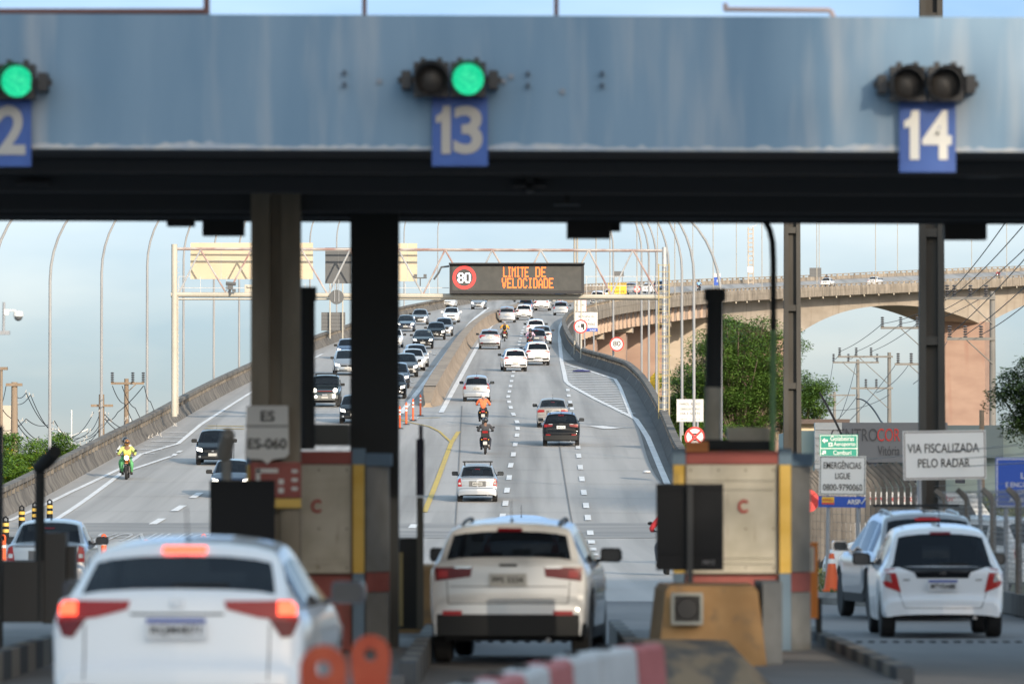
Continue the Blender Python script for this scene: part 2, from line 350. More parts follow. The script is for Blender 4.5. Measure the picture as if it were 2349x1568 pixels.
# ---------------------------------------------------------------- barriers
def barrier(name,f,y0,y1,side,mtl,label,rail=True,step=4,h=.60,hr=1.04,outer=None):
    """side=+1: road lies at smaller x (right hand barrier), -1: road at larger x"""
    root=empty(name,(f(y0),y0,E(f(y0),y0)),0,label,'barrier'); off=Vector(root.location)
    w_=MB(); r_=MB(); rows=[]; rr=[]
    yy=[]; y=y0
    while y<y1: yy.append(y); y+=step
    yy.append(y1)
    prof=[(-.38,-.05),(-.36,.10),(-.20,.34),(-.12,h),(.16,h),(.16,-1.3)]
    for y in yy:
        x=f(y); z=E(x,y); rows.append([Vector((x+side*a,y,z+b))-off for a,b in prof])
        rr.append([Vector((x+side*a,y,z+b))-off for a,b in ((-.16,hr-.17),(-.16,hr),(.18,hr),(.18,hr-.17))])
    w_.grid(rows); w_.add(rows[0],[tuple(range(6))]); wo=w_.obj('wall',mtl,root,30)
    if rail:
        r_.grid(rr,0,True)
        y=y0+.8
        while y<y1:
            x=f(y); z=E(x,y); r_.box(Vector((x+side*.02,y,z+(h+hr-.17)/2))-off,(.24,.42,hr-.17-h+.02)); y+=1.7 if y<560 else 2.6
        r_.obj('railing',CONC if mtl is not PARA else PARA,root)
    return root
barrier('concrete_barrier',fL,150,700,-1,CONC,'long stained concrete barrier with baluster rail on the left edge of the oncoming lanes')
barrier('concrete_barrier',fR,196,580,1,mat('dark_concrete',(.06,.057,.053),.9,col2=(.12,.113,.105),scale=(1.2,1.2,.4),ramp=(.3,.7),noise2=((.32,.31,.30),(1.2,.8,.25),(.66,.75))),'stained concrete barrier with baluster rail along the right edge of the climbing lanes')
# median
root=empty('median_barrier',(fM(330),330,E(fM(330),330)),0,'brown dusty concrete median barrier with rounded nose between the two carriageways','barrier'); off=Vector(root.location)
m=MB(); rows=[]; y=328.5
while y<760:
    x=fM(y); z=E(x,y); k=min(1,max(.25,(y-328)/5)); wv=min(1,.35+(y-328)/6)
    rows.append([Vector((x+a*wv,y,z+b*k))-off for a,b in ((-.75,-.05),(-.62,.12),(-.42,.38),(-.34,.98),(.34,.98),(.42,.38),(.62,.12),(.75,-.05))]); y+=(1.5 if y<340 else 4)
m.grid(rows); m.add(rows[0],[tuple(range(8))]); m.obj('wall',MEDC,root,30)
m=MB(); rows=[[Vector((r[3].x-.02,r[3].y,r[3].z+.004)),Vector((r[4].x+.02,r[4].y,r[4].z+.004)),Vector((r[4].x+.02,r[4].y,r[4].z+.05)),Vector((r[3].x-.02,r[3].y,r[3].z+.05))] for r in rows[4:]]
m.grid(rows,0,True); m.obj('coping',mat('median_top',(.27,.215,.17),.9,col2=(.36,.29,.22),scale=(1,.3,1)),root)
# bridge: parapets, deck edge, girders, piers
br=empty('bridge',(fR(600),600,0),0,'long haunched concrete bridge carrying the road up to the right across the background','bridge'); off=Vector(br.location)
def edge_parapet(f,y0,y1,side,name):
    a=MB(); b=MB(); rows=[]; rr=[]; y=y0
    while y<=y1:
        x=f(y); z=E(x,y); hd=heading(y,f); c=1/math.cos(hd)
        rows.append([Vector((x+side*q*c,y,z+e))-off for q,e in ((-.25,.0),(-.14,.62),(.18,.62),(.30,.12),(.30,-.95),(-.6,-1.05))])
        rr.append([Vector((x+side*q*c,y,z+e))-off for q,e in ((-.14,.84),(-.14,.98),(.18,.98),(.18,.84))])
        y+=6
    a.grid(rows); b.grid(rr,0,True); y=y0+1
    while y<y1:
        x=f(y); b.box(Vector((x,y,E(x,y)+.73))-off,(.3,.45,.26)); y+=3.2
    a.obj(name,PARA,br,30); b.obj('parapet_rail',PARA,br)
edge_parapet(fR,575,1225,1,'parapet'); edge_parapet(fL,695,1225,-1,'parapet')
SP=[(840,901),(901,1018),(1018,1135),(1135,1225)]
def depth(y):
    for a,b in SP:
        if a<=y<=b:
            t=(y-a)/(b-a)
            if a==840: return 2.6+4.4*max(0,t)**1.7
            u=2*t-1; return 2.5+4.7*abs(u)**2.1
    return 2.5
def girder(y0,y1,inset,dfun,name,mtl,step):
    g=MB(); rows=[]; y=y0
    ysl=[y0+i*(y1-y0)/max(1,int((y1-y0)/step)) for i in range(int((y1-y0)/step)+1)]
    for y in ysl:
        xr,xl=fR(y),fL(y); hd=1/math.cos(heading(y)); a=xl+inset*hd; b=xr-inset*hd; d=dfun(y)
        rows.append([Vector((x,y,E(x,y)+z))-off for x,z in ((xl,-.75),(a,-.85),(a+.25,-.85-d),(b-.25,-.85-d),(b,-.85),(xr,-.75))])
    g.grid(rows); g.add([r for r in rows[0]],[(0,1,2,3,4,5)]); g.obj(name,mtl,br)
girder(592,838,1.15,lambda y:2.3,'girder',BRPINK,12)
girder(840,1225,3.0,depth,'girder',BRC,4)
y=596
while y<838:    # web ribs
    x=fR(y)-1.15; rb=MB(); rb.box(Vector((x-.0,y,E(x,y)-2.0))-off,(.35,.5,2.2)); rb.obj('web_rib',BRPINK,br); y+=7
y=845
while y<1220:
    x=fR(y)+.25; pl=MB(); pl.tube([Vector((x,y,E(x,y)-1.0))-off,Vector((x+.1,y,E(x,y)-1.25))-off],.09,6); pl.obj('drain_spout',mat('pvc',(.6,.55,.45),.6),br); y+=9
def pier(y,inset,th,top,mtl,cap=True):
    p=MB(); hd=heading(y); xr,xl=fR(y)-inset/math.cos(hd),fL(y)+inset/math.cos(hd); c=Vector(((xr+xl)/2,y+0,0)); wd=(xr-xl)*math.cos(hd)
    # section follows the skew of the deck: transverse axis along constant y
    zt=E(c.x,y)-.85-top
    A=[(xl,y-th/2),(xr,y-th/2),(xr+th*math.tan(-hd),y+th/2),(xl+th*math.tan(-hd),y+th/2)]
    p.prism([(a-off.x,b-off.y) for a,b in A],-.5,zt,'Z'); p.obj('pier',mtl,br)
    if cap:
        q=MB(); q.prism([(a-off.x+(-.8 if i in (0,3) else .8),b-off.y) for i,(a,b) in enumerate([(xl,y-th/2-.3),(xr,y-th/2-.3),(xr+th*math.tan(-hd),y+th/2+.3),(xl+th*math.tan(-hd),y+th/2+.3)])],zt-1.1,zt+.0,'Z'); q.obj('pier_cap',BRC,br)
for y in (600,640,685,735,787): pier(y,2.6,2.2,2.25,PIERC)
pier(838,2.2,3,2.5,BRC); pier(901,3.25,5,6.6,PIERC,False); pier(1018,3.25,5,6.9,PIERC,False); pier(1135,3.25,5,6.9,PIERC,False)
# ramp side wall below the right-hand barrier and fill under the ramp
em=MB(); 
for f,s_ in ((fR,.12),(fL,-.12)):
    rows=[]; y=196
    while y<=592: x=f(y)+s_; rows.append([(x,y,E(x,y)-.1),(x,y,-.4)]); y+=6
    em.grid(rows)
em.add([(fL(592)-.1,592,-.4),(fR(592)+.1,592,-.4),(fR(592)+.1,592,E(fR(592),592)-.9),(fL(592)-.1,592,E(fL(592),592)-.9)],[(0,1,2,3)])
tag(em.obj('ramp_retaining_wall',CONC),'concrete retaining wall carrying the climbing ramp','retaining wall')
# grass island at the right, kerb
kp=[(13,88.5),(8.36,92.9),(5.55,101.9),(5.15,108),(5.6,130),(6.6,165),(7.9,196)]
gi=MB(); gi.prism(kp+[(30,196),(30,88.5)],-.1,.15,'Z'); tag(gi.obj('grass_verge',GRASS),kind='structure')
k=MB(); k.tube([(x,y,.09) for x,y in kp],.15,6); ko=k.obj('kerb',KERB); tag(ko,kind='structure')
tg=MB()
for _ in range(1500):
    y=random.uniform(93,165); x0=8.3-(y-93)*.30 if y<102 else 5.5; x=random.uniform(max(5.4,x0)+.1,8.2)
    a=random.uniform(0,6.28); h=random.uniform(.04,.12); dx,dy=math.cos(a)*.03,math.sin(a)*.03
    tg.add([(x-dx,y-dy,.15),(x+dx,y+dy,.15),(x+random.uniform(-.05,.05),y,.15+h)],[(0,1,2)])
tag(tg.obj('grass',mat('grass_blades',(.07,.10,.025),.9,col2=(.17,.16,.06),scale=(2,2,2)),fix=False),kind='stuff')
# unseen slabs and leaf screens added behind the viewpoint to shade and dapple the plaza
for xa,xb,h,lb in ((68,94.4,92,'tall unseen shade slab added behind the viewpoint, left of the leaf screens'),(104.5,174,92,'wide tall unseen shade slab added behind the viewpoint'),(176,190,128,'slender unseen shade slab added farthest right behind the viewpoint')):
    hb=MB(); hb.box(((xa+xb)/2,-157,h/2-.3),(xb-xa-.02,14,h)); tag(hb.obj('shade_slab',mat('shade_slab_finish',(.5,.47,.42),.9,col2=(.4,.38,.35),scale=(.3,.3,.3))),lb,'building')
rnd=random.Random(21)
for i,(xc,lb) in enumerate(((36.8,'left one of the three unseen leaf screens added behind the viewpoint'),(41.3,'middle one of the three unseen leaf screens added behind the viewpoint'),(45.6,'right one of the three unseen leaf screens added behind the viewpoint'))):
    r=empty('leaf_screen',(xc,-20,0),0,lb,'tree','leaf screens added behind the viewpoint'); m=MB(); m.tube([(0,0,-.2),(.2,0,20),(0,0,30)],[.5,.3,.1],8); m.obj('trunk',mat('leaf_screen_bark',(.3,.26,.2),.9),r,True)
    m=MB()
    for _ in range(400):
        p=Vector((rnd.uniform(-2.5,2.5),rnd.uniform(-2,2),rnd.uniform(9,39)))
        if p.z>29.3 and rnd.random()<.7: continue
        if i==0 and rnd.random()<.2: p=Vector((rnd.uniform(-1.1,1.6),rnd.uniform(-2,2),rnd.uniform(24,29)))
        a=rnd.uniform(0,6.28); L=rnd.uniform(.5,1.0); d=Vector((math.cos(a),rnd.gauss(0,.3),math.sin(a))).normalized(); q=Vector((-d.z,0,d.x))
        m.add([p-d*L*.5,p+q*L*.3,p+d*L*.5,p-q*L*.3],[(0,1,2,3)])
    m.obj('crown',mat('leaf_screen_leaf',(.05,.09,.03),.7,col2=(.09,.13,.05),scale=(1,1,1)),r,fix=False)
# ---------------------------------------------------------------- toll plaza
FASC=mat('fascia_blue',(.125,.23,.34),.6,col2=(.20,.305,.41),scale=(1.6,1.6,.25),ramp=(.3,.7),noise2=((.40,.43,.46),(2.9,1,.30),(.52,.86)))
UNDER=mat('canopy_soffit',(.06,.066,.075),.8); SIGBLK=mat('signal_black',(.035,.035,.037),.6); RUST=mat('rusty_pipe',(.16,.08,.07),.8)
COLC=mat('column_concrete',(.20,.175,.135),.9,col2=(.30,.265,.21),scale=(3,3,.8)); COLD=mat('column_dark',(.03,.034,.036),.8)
BEIGE=mat('booth_beige',(.42,.39,.31),.7,col2=(.53,.50,.42),scale=(3,3,3),noise2=((.25,.19,.12),(9,9,1.5),(.64,.80))); BRED=mat('booth_red',(.25,.065,.055),.75,col2=(.32,.095,.08),scale=(3,3,3),noise2=((.13,.07,.06),(7,7,2),(.58,.75)))
BYEL=mat('booth_yellow',(.60,.38,.06),.65,col2=(.68,.46,.11),scale=(2,2,4),noise2=((.32,.21,.07),(9,9,2.5),(.62,.78))); BBLU=mat('booth_blue',(.13,.20,.27),.7); BGRY=mat('booth_grey',(.17,.17,.16),.8,col2=(.22,.22,.21),scale=(3,3,3))
ORC=mat('orange_concrete',(.30,.165,.065),.85,col2=(.37,.215,.09),scale=(3,3,3),noise2=((.2,.13,.07),(4,4,4),(.54,.70)))
CHARC=mat('charcoal_board',(.008,.0095,.012),.7,spec=.25); ORANGE=mat('orange_plastic',(.75,.115,.025),.5); WREFL=mat('reflective_white',(.8,.8,.8),.4)
NUMB=mat('number_blue',(.02,.075,.30),.5,col2=(.03,.10,.36),scale=(3,3,3)); NUMW=mat('number_cream',(.74,.71,.64),.6)
Y0,Y1=54.4,68.0
canopy=empty('toll_canopy',(0,Y0,0),0,'wide toll plaza canopy with faded blue front over the booths','canopy'); co=Vector((0,Y0,0))
def cz(x,y): return 0.0034*(-x)
m=MB()
XW=13
zb=at(CXP,345,Y0).z; zt=at(CXP,36,Y0).z
m.add([Vector(p)-co for p in ((-XW,Y0,zb+cz(-XW,0)),(XW,Y0,zb+cz(XW,0)),(XW,Y0,zt+cz(XW,0)),(-XW,Y0,zt+cz(-XW,0)),(-XW,Y0+.12,zb+cz(-XW,0)),(XW,Y0+.12,zb+cz(XW,0)),(XW,Y0+.12,zt+cz(XW,0)),(-XW,Y0+.12,zt+cz(-XW,0)))],[(0,1,2,3),(4,7,6,5),(0,4,5,1),(3,2,6,7),(0,3,7,4),(1,5,6,2)])
m.obj('fascia',FASC,canopy)
# flaking white lower edge
m=MB(); random.seed(3); x=-6.2; pts=[]
while x<6.2: pts.append((x,.025+.035*random.random()**2+.035*max(0,math.sin(x*1.9+1))**3*random.uniform(.6,1))); x+=.06
rows=[[Vector((x,Y0-.004,zb+cz(x,0)+.002))-co,Vector((x,Y0-.004,zb+cz(x,0)+h))-co] for x,h in pts]
m.grid(rows); m.obj('peeling_edge',mat('bare_plaster',(.52,.53,.53),.8,col2=(.36,.42,.50),scale=(6,6,9)),canopy)
m=MB(); zs=zb+.02; ze=at(CXP,511,Y1).z
m.add([Vector(p)-co for p in ((-XW,Y0+.12,zs+.05),(XW,Y0+.12,zs-.04),(XW,Y1,ze+.02),(-XW,Y1,ze+.12))],[(0,1,2,3)])
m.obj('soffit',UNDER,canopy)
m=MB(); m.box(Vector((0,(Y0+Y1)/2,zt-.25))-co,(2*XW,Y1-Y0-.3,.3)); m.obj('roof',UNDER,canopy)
m=MB()
for y,h in ((56.5,.12),(59.3,.16),(62.4,.2),(65.3,.12)): m.box(Vector((0,y,zb-.06-h/2+.07))-co,(2*XW,.25,h),ry=.0034)
m.box(Vector((0,Y1-.1,(ze+zt)/2))-co,(2*XW,.2,zt-ze),ry=.0034)
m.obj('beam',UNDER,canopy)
m=MB()
for px,py,w_,h_,y in ((415,511,62,16,64),(513,524,95,34,66),(1350,527,100,40,66),(1400,520,46,20,66.4),(2213,532,97,36,66),(1215,420,18,40,59),(1215,426,76,6,59),(1300,468,60,4,61.5),(75,420,74,7,59),(1300,440,14,50,61.5),(2255,405,76,5,58.5)):
    p=at(px,py,y); s_=y/F; m=MB(); m.box(p-co,(w_*s_,.3,h_*s_)); m.obj('soffit_lamp',mat('lamp_casing_dark',(.03,.03,.032),.6),canopy)
# columns
def column(px0,px1,y,mtl,web=None,ztop=None,zb_=0):
    a,b=at(px0,900,y).x,at(px1,900,y).x; m=MB(); wdt=b-a; zt_=ztop or zs+.03
    if web:
        f=wdt*.38
        m.box(Vector((a+f/2,y+.2,(zt_+zb_)/2))-co,(f,.4,zt_-zb_)); m.box(Vector((b-f/2,y+.2,(zt_+zb_)/2))-co,(f,.4,zt_-zb_)); m.box(Vector(((a+b)/2,y+.26,(zt_+zb_)/2))-co,(wdt-2*f+.02,.28,zt_-zb_))
    else: m.box(Vector(((a+b)/2,y+.25,(zt_+zb_)/2))-co,(wdt,.5,zt_-zb_))
    return m.obj('column',mtl,canopy)
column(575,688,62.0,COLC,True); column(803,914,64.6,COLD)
# things above the fascia
def pipes(name,lst,mtl,label,cat='railing'):
    P0=at(*lst[0][0]); r=empty(name,P0,0,label,cat); m=MB()
    for q in lst: m.tube([at(*p)-P0 for p in q[:-1]],q[-1],8)
    m.obj('pipe',mtl,r,True); return r
pipes('roof_rail',[((474,33,54.6),(474,-30,54.6),.03),((-60,27,54.6),(474,27,54.6),.03)],RUST,'brown pipe rail on top of the canopy at its left end')
pipes('roof_post',[((836,36,54.6),(836,-60,54.6),.022)],RUST,'thin dark red post on the canopy left of the middle','post')
pipes('roof_post',[((1276,36,54.6),(1276,-60,54.6),.022)],RUST,'thin dark red post on the canopy right of the middle','post')
pipes('roof_rail',[((1660,22,54.8),(1905,24,54.8),.024),((1905,24,54.8),(1912,40,54.8),.024),((1664,22,54.8),(1664,8,54.8),.024)],mat('pale_pipe',(.5,.38,.35),.7),'short pale pipe rail standing above the canopy right of the middle')
# traffic signals with lane number boards
GLIT=bpy.data.materials.new('green_led_lens'); GLIT.use_nodes=True
n=GLIT.node_tree; b=n.nodes['Principled BSDF']; b.inputs['Base Color'].default_value=(.0,.25,.12,1)
tc=n.nodes.new('ShaderNodeTexCoord'); vo=n.nodes.new('ShaderNodeTexVoronoi'); vo.inputs['Scale'].default_value=55; rp=n.nodes.new('ShaderNodeValToRGB')
rp.color_ramp.elements[0].color=(.08,.9,.42,1); rp.color_ramp.elements[1].color=(.0,.42,.2,1); rp.color_ramp.elements[1].position=.55
n.links.new(tc.outputs['Object'],vo.inputs['Vector']); n.links.new(vo.outputs['Distance'],rp.inputs[0]); n.links.new(rp.outputs[0],b.inputs['Emission Color']); b.inputs['Emission Strength'].default_value=1.25
LENSD=mat('dark_lens',(.018,.016,.015),.4)
def signal(pxl,pxr,py,lit,label,grp='traffic lights on the canopy'):
    y=Y0-.32; s_=y/F; c=at((pxl+pxr)/2,py,y); r=empty('traffic_light',c,0,label,'traffic light',grp); rad=.15
    for k,px in enumerate((pxl,pxr)):
        cx=(px-(pxl+pxr)/2)*s_; h=MB(); W_=.335
        h.box((cx,.1,0),(W_,.2,.33))
        for dx in (-.08,.08): h.box((cx+dx,.1,.185),(.05,.12,.05))
        h.obj('housing',SIGBLK,r)
        v=MB(); rows=[]
        for d in (-.30,-.02):
            rows.append([(cx+rad*1.08*math.cos(a),d*(1 if math.sin(a)>-.3 else .35),rad*1.08*math.sin(a)) for a in [math.pi*2*i/24 for i in range(24)]])
        v.grid(rows,0,True); v.obj('visor',SIGBLK,r,True)
        l=MB(); l.lathe([(0.001,-.035),(rad*.6,-.03),(rad,-.008),(rad,.0)],(0,0,0),'Y',24); lo=l.obj('lens',GLIT if lit==k else LENSD,r,True); lo.location=(cx,0,0)
    w2=(pxr-pxl)*s_/2+.24
    for sx in (-1,1): br_=MB(); br_.box((sx*w2,.16,0),(.09,.3,.17)); br_.box((sx*w2,.14,0),(.16,.08,.06)); br_.obj('bracket',SIGBLK,r)
    return r
signal(-45,39,187,1,'lane signal cut by the left edge of the photo, green lamp lit')
signal(989,1074,182,1,'lane signal above board 13 with its right lamp lit green')
signal(2083,2170,192,None,'unlit lane signal with two dark lamps above board 14')
def number(px0,px1,py0,py1,s,label,wd,hd,cx,mt=NUMW):
    y=Y0-.10; a=at(px0,py1,y); b=at(px1,py0,y); r=empty('lane_number_sign',((a.x+b.x)/2,y,a.z),0,label,'number sign','lane number signs on the canopy')
    m=MB(); m.box((0,0,(b.z-a.z)/2),(b.x-a.x,.03,b.z-a.z)); m.obj('panel',NUMB,r)
    zc=(b.z-a.z)*.52
    if s[0]=='1':     # the flagged one, then the second digit
        m=MB(); x0=cx-wd/2; q=[(.10,-.5),(.30,-.5),(.30,.5),(.14,.5),(.11,.36),(-.02,.28),(-.02,.14),(.10,.17)]; m.prism([(x0+.02+x*wd*.95,zc+z*hd) for x,z in q],-.03,-.018,'Y'); m.obj('numeral',mt,r)
    text(s[1],(cx+wd*.19,-.022,zc),(wd*.60,hd),mt,r,'numeral',bold=.028)
number(-60,72,222,382,'12','blue lane board with pale 12 cut by the left edge',.46,.47,-.005,mat('number_grey',(.42,.41,.39),.6)); number(991,1119,222,381,'13','blue lane board with shaded grey 13 under the green signal',.46,.46,-.01,mat('number_shaded',(.42,.39,.35),.6)); number(2063,2192,232,395,'14','blue lane board with cream 14 under the unlit signal',.47,.47,0)  # 13 takes a greyer copy of the cream, its shade put in the colour
# small wall fittings on the fascia
for px,py in ((790,170),(790,195),(1211,172),(1211,200),(1381,172),(1381,198),(1155,185),(115,185)):
    pass
for px,y_ in ((790,180),(1211,182),(1381,182)):
    for dy in (-13,14): p=at(px,y_+dy,Y0-.03)-co; ft=MB(); ft.box(p,(.03,.06,.04)); ft.obj('wall_anchor',mat('anchor_blue_grey',(.06,.08,.11),.7),canopy)
for px,py in ((870,187),(1290,210),(1155,187),(1172,176)): p=at(px,py,Y0-.01)-co; ft=MB(); ft.box(p,(.05,.02,.05)); ft.obj('wall_patch',mat('patch_pale',(.24,.27,.31),.8),canopy)
# booths
def booth(cx,label,y=63.0):
    r=empty('toll_booth',(cx,y,0),0,label,'toll booth','toll booths')
    hw,cw,dz=.51,.125,.2; z0,z1,z2,z3=.2,1.06,2.26,2.42
    m=MB(); m.box((0,1.3,(z1+z2)/2),(2*hw,2.4,z2-z1))
    for zz in (1.18,1.24,2.0,2.1): m.box((0,.09,zz),(2*hw-.08,.03,.035))
    m.obj('upper_panel',BEIGE,r)
    m=MB(); m.box((0,1.3,(z0+z1)/2),(2*hw,2.4,z1-z0-.02)); m.obj('lower_panel',BRED,r)
    m=MB(); m.box((0,1.3,(z2+z3)/2),(2*hw,2.45,z3-z2-.02)); m.obj('roof_band',mat('booth_roof_red',(.30,.075,.065),.7),r)
    if cx>0: m=MB(); m.box((-.39,.1,z3+.04),(.25,.2,.11)); m.obj('orange_block',mat('block_orange',(.60,.22,.07),.7),r)
    for s_ in (-1,1):
        for za,zb2 in ((z0,z1-.02),(z1,z2)): m=MB(); m.box((s_*(hw+.006),.10,(za+zb2)/2),(.016,.12,zb2-za-.01)); m.obj('seam',mat('rusty_seam',(.07,.04,.03),.9),r)
        x=s_*(hw+cw/2+.016)
        m=MB(); m.box((x,.16,(z1+z2)/2),(cw,.2,z2-z1)); m.obj('corner_post',BYEL,r)
        m=MB(); m.box((x,.17,(z0+z1)/2),(cw,.2,z1-z0-.01)); m.obj('post_foot',BBLU,r); m=MB(); m.box((x,.17,z2+.09),(cw+.02,.24,.18)); m.obj('post_cap',BBLU,r)
        X0=s_*(hw+cw+.03); X1=s_*(hw+cw+.27)
        for za,zb2,mt in () if s_<0 else ((z0,z1-.22,BGRY),(z1-.21,z1,BRED),(z1+.01,z2-.02,BGRY),(z2-.01,z3-.03,BBLU)):
            m=MB(); e=.03 if mt is BBLU else 0
            m.prism([(X0,.28-e),(X1+s_*e,.75),(X1+s_*e,2.0),(X0,2.45)],za,zb2,'Z'); m.obj('side_panel',mt,r)
    m=MB(); m.box((0,.085,z1-.01),(2*hw-.02,.06,.022)); m.obj('joint_strip',mat('rusty_seam',(.07,.04,.03),.9),r)
    for zz in (1.12,1.55,2.2):
        for xx in (-.46,-.15,.15,.46): m=MB(); m.lathe([(.012,-.006),(.012,.0)],(xx,.098,zz),'Y',8); m.obj('rivet',mat('rivet_brown',(.16,.12,.09),.7),r)
    text('C',(.12,-.0-.0+.07,1.80),(.11,.15),mat('letter_red',(.40,.06,.05),.7),r,bold=.03).location.y=.075
    return r
booth(-2.29,'dark shaded toll booth with red C, beside the concrete column'); booth(2.44,'toll booth with red C and bright yellow post, behind the orange block')
# roof clutter of the right booth
bx=empty('exhaust_pipe',at(1640,1035,64),0,'tall pipe with black top and cream foot on the right booth','pipe'); o0=Vector(bx.location)
m=MB(); m.tube([at(1634,1010,64)-o0,at(1637,888,64)-o0],.095,14); m.obj('lower_pipe',BEIGE,bx,True)
m=MB(); m.tube([at(1637,888,64)-o0,at(1640,690,64)-o0],.095,14); m.tube([at(1640,690,64)-o0,at(1640,662,64)-o0],.122,14); m.obj('upper_pipe',COLD,bx,True)
m=MB(); m.box(at(1700,1022,64.2)-o0,(.75,.5,.11)); m.box(at(1640,1018,64)-o0,(.3,.3,.1)); m.obj('base',COLD,bx)
m=MB(); c_=at(1716,996,64.2); m.box((0,0,0),(.47,.35,.155)); m.box((.0,-.19,.0),(.36,.03,.09)); tag(m.obj('air_conditioner',BEIGE,loc=c_),'cream box unit on the roof of the right toll booth','air conditioner')
gpz=empty('conduit',at(1772,1046,63.6),0,'green conduit pole with black cable rising from the right booth to the canopy','conduit'); o0=Vector(gpz.location)
m=MB(); m.tube([at(1772,1046,63.6)-o0,at(1774,755,63.6)-o0],.031,10); m.obj('pole',mat('conduit_green',(.20,.38,.17),.6),gpz,True)
m=MB(); m.tube([at(1774,756,63.6)-o0,at(1774,600,63.6)-o0,at(1772,555,63.6)-o0,at(1766,528,63.6)-o0,at(1756,508,63.6)-o0],.036,10); m.obj('cable',COLD,gpz,True)
# left booth clutter
lb=empty('exhaust_pipe',at(706,1030,63.5),0,'black pipe with flat cap beside the left concrete column','pipe'); o0=Vector(lb.location)
m=MB(); m.tube([at(706,1030,63.5)-o0,at(706,690,63.5)-o0],.082,14); m.tube([at(707,690,63.5)-o0,at(707,658,63.5)-o0],.095,14); m.obj('pipe',COLD,lb,True)
m=MB(); m.box((0,0,0),(.39,.4,.24)); m.box((0,-.21,0),(.3,.03,.16)); tag(m.obj('air_conditioner',mat('grey_unit',(.10,.11,.105),.7),loc=at(762,997,64.2)),'dark grey box unit on the roof of the left toll booth','air conditioner')
# route sign on the column
rs=empty('route_sign',at(613,1065,61.85),0,'white shield sign reading ES and ES-060 on the concrete column','sign'); o0=Vector(rs.location); s_=61.85/F
SW=mat('sign_white',(.60,.60,.58),.5)
def shp(g): return [((px-613)*s_,(1065-py)*s_) for px,py in g]
m=MB(); m.prism(shp([(562,1045),(566,930),(661,930),(663,1040),(655,1049),(625,1053),(613,1064),(601,1053),(572,1052)]),-.015,.015,'Y'); m.obj('shield',SW,rs)
m=MB(); m.box(((613-613)*s_,-.018,(1065-977)*s_),(.45,.006,.022)); m.obj('divider',mat('sign_grey',(.2,.2,.2),.6),rs)
text('ES',((614-613)*s_,-.02,(1065-954)*s_),(.15,.115),INK,rs,bold=.02); text('ES-060',(0,-.02,(1065-1017)*s_),(.42,.115),INK,rs,bold=.02)
# red and white warning wrap on the column
wr=empty('warning_wrap',at(632,1140,61.9),0,'red column wrap with white strokes and a yellow band beneath','warning sign'); o0=Vector(wr.location); s_=61.9/F
m=MB(); m.box((0,.03,(1140-1100)*s_),(.555,.06,.385)); m.obj('red_panel',BRED,wr)
m=MB(); m.box((0,.03,-.065),(.555,.06,.10)); m.obj('yellow_band',BYEL,wr)
m=MB()
for px,py,w2,h2 in ((612,1079,52,10),(592,1090,10,28),(645,1104,12,12),(645,1124,12,12),(676,1080,14,8),(676,1100,14,8),(676,1120,14,8)): m=MB(); m.box(((px-632)*s_,-.008,(1140-py)*s_),(w2*s_,.01,h2*s_)); m.obj('white_mark',SW,wr)
# charcoal boards on posts
def board(px0,px1,py0,py1,y,label,post=True):
    a=at(px0,py1,y); b=at(px1,py0,y); r=empty('display_board',((a.x+b.x)/2,y,.2),0,label,'display board','charcoal display boards'); zc=(a.z+b.z)/2-.2; W_=b.x-a.x; H_=b.z-a.z
    m=MB(); m.box((0,.05,zc),(W_,.1,H_)); m.box((0,-.006,zc+H_/2-.03),(W_,.02,.05)); m.box((0,-.006,zc-H_*.29),(W_,.02,.03)); m.obj('panel',CHARC,r)
    if post: m=MB(); m.box((0,-.05,(zc+H_/2)/2-.02),(.062,.06,zc+H_/2)); m.obj('post',mat('post_slate',(.02,.024,.028),.6),r)
    return r
board(481,630,1101,1310,60.5,'charcoal board standing in front of the concrete column',False); bd=board(1506,1659,1109,1307,60.0,'charcoal board on a post in front of the right booth')
text('MRTZ',(.2,-.012,1.03-.02),(.13,.045),mat('faint_grey',(.2,.205,.22),.6),bd)
# speaker / camera post behind left board
cp=empty('camera_post',at(522,1100,61),0,'grey post with tilted camera head above the left charcoal board','camera'); o0=Vector(cp.location)
m=MB(); m.tube([at(520,1110,61)-o0,at(518,1035,61)-o0],.055,10); m.obj('post',BGRY,cp,True)
m=MB(); m.tube([at(512,1050,61)-o0,at(518,1020,60.9)-o0,at(524,996,60.8)-o0],[.07,.085,.07],12); m.ball(at(523,998,60.8)-o0,.075,12); m.obj('head',mat('camera_grey',(.2,.19,.17),.5),cp,True)
# crash blocks and islands
def block(cx,y,label,w0,w1,ln,h):
    r=empty('crash_block',(cx,y,.2),0,label,'concrete block','orange crash blocks'); m=MB()
    rows=[]
    for z,k in ((0,0),(h-.05,1),(h,1.0)):
        wdt=(w0+(w1-w0)*k)/2-(.04 if z==h else 0); d0=-.0+(.12*k)+(.03 if z==h else 0)
        rows.append([(-wdt,d0,z),(wdt,d0,z),(wdt+.05,ln,z),(-wdt-.05,ln,z)])
    m.grid(rows,0,True); m.add(rows[-1],[(0,1,2,3)]); m.obj('block',ORC,r)
    return r
b1=block(2.02,57.4,'worn orange concrete block with a dark lamp in a square frame',1.10,.93,2.6,.80)
m=MB(); m.prism([(.53,.5),(.74,.75),(.74,2.5),(.53,2.6)],0,.83,'Z'); m.obj('side_cheek',BGRY,b1)
fr=empty('flow_lamp',at(1576,1395,57.35),0,'square framed round dark lamp set in the orange block','lamp'); m=MB(); s_=57.35/F
for dx,dz,w2,h2 in ((0,33,72,7),(0,-33,72,7),(-33,0,7,60),(33,0,7,60)): m.box((dx*s_,.0,dz*s_),(w2*s_,.08,h2*s_))
m.obj('frame',mat('frame_grey',(.33,.32,.27),.6),fr)
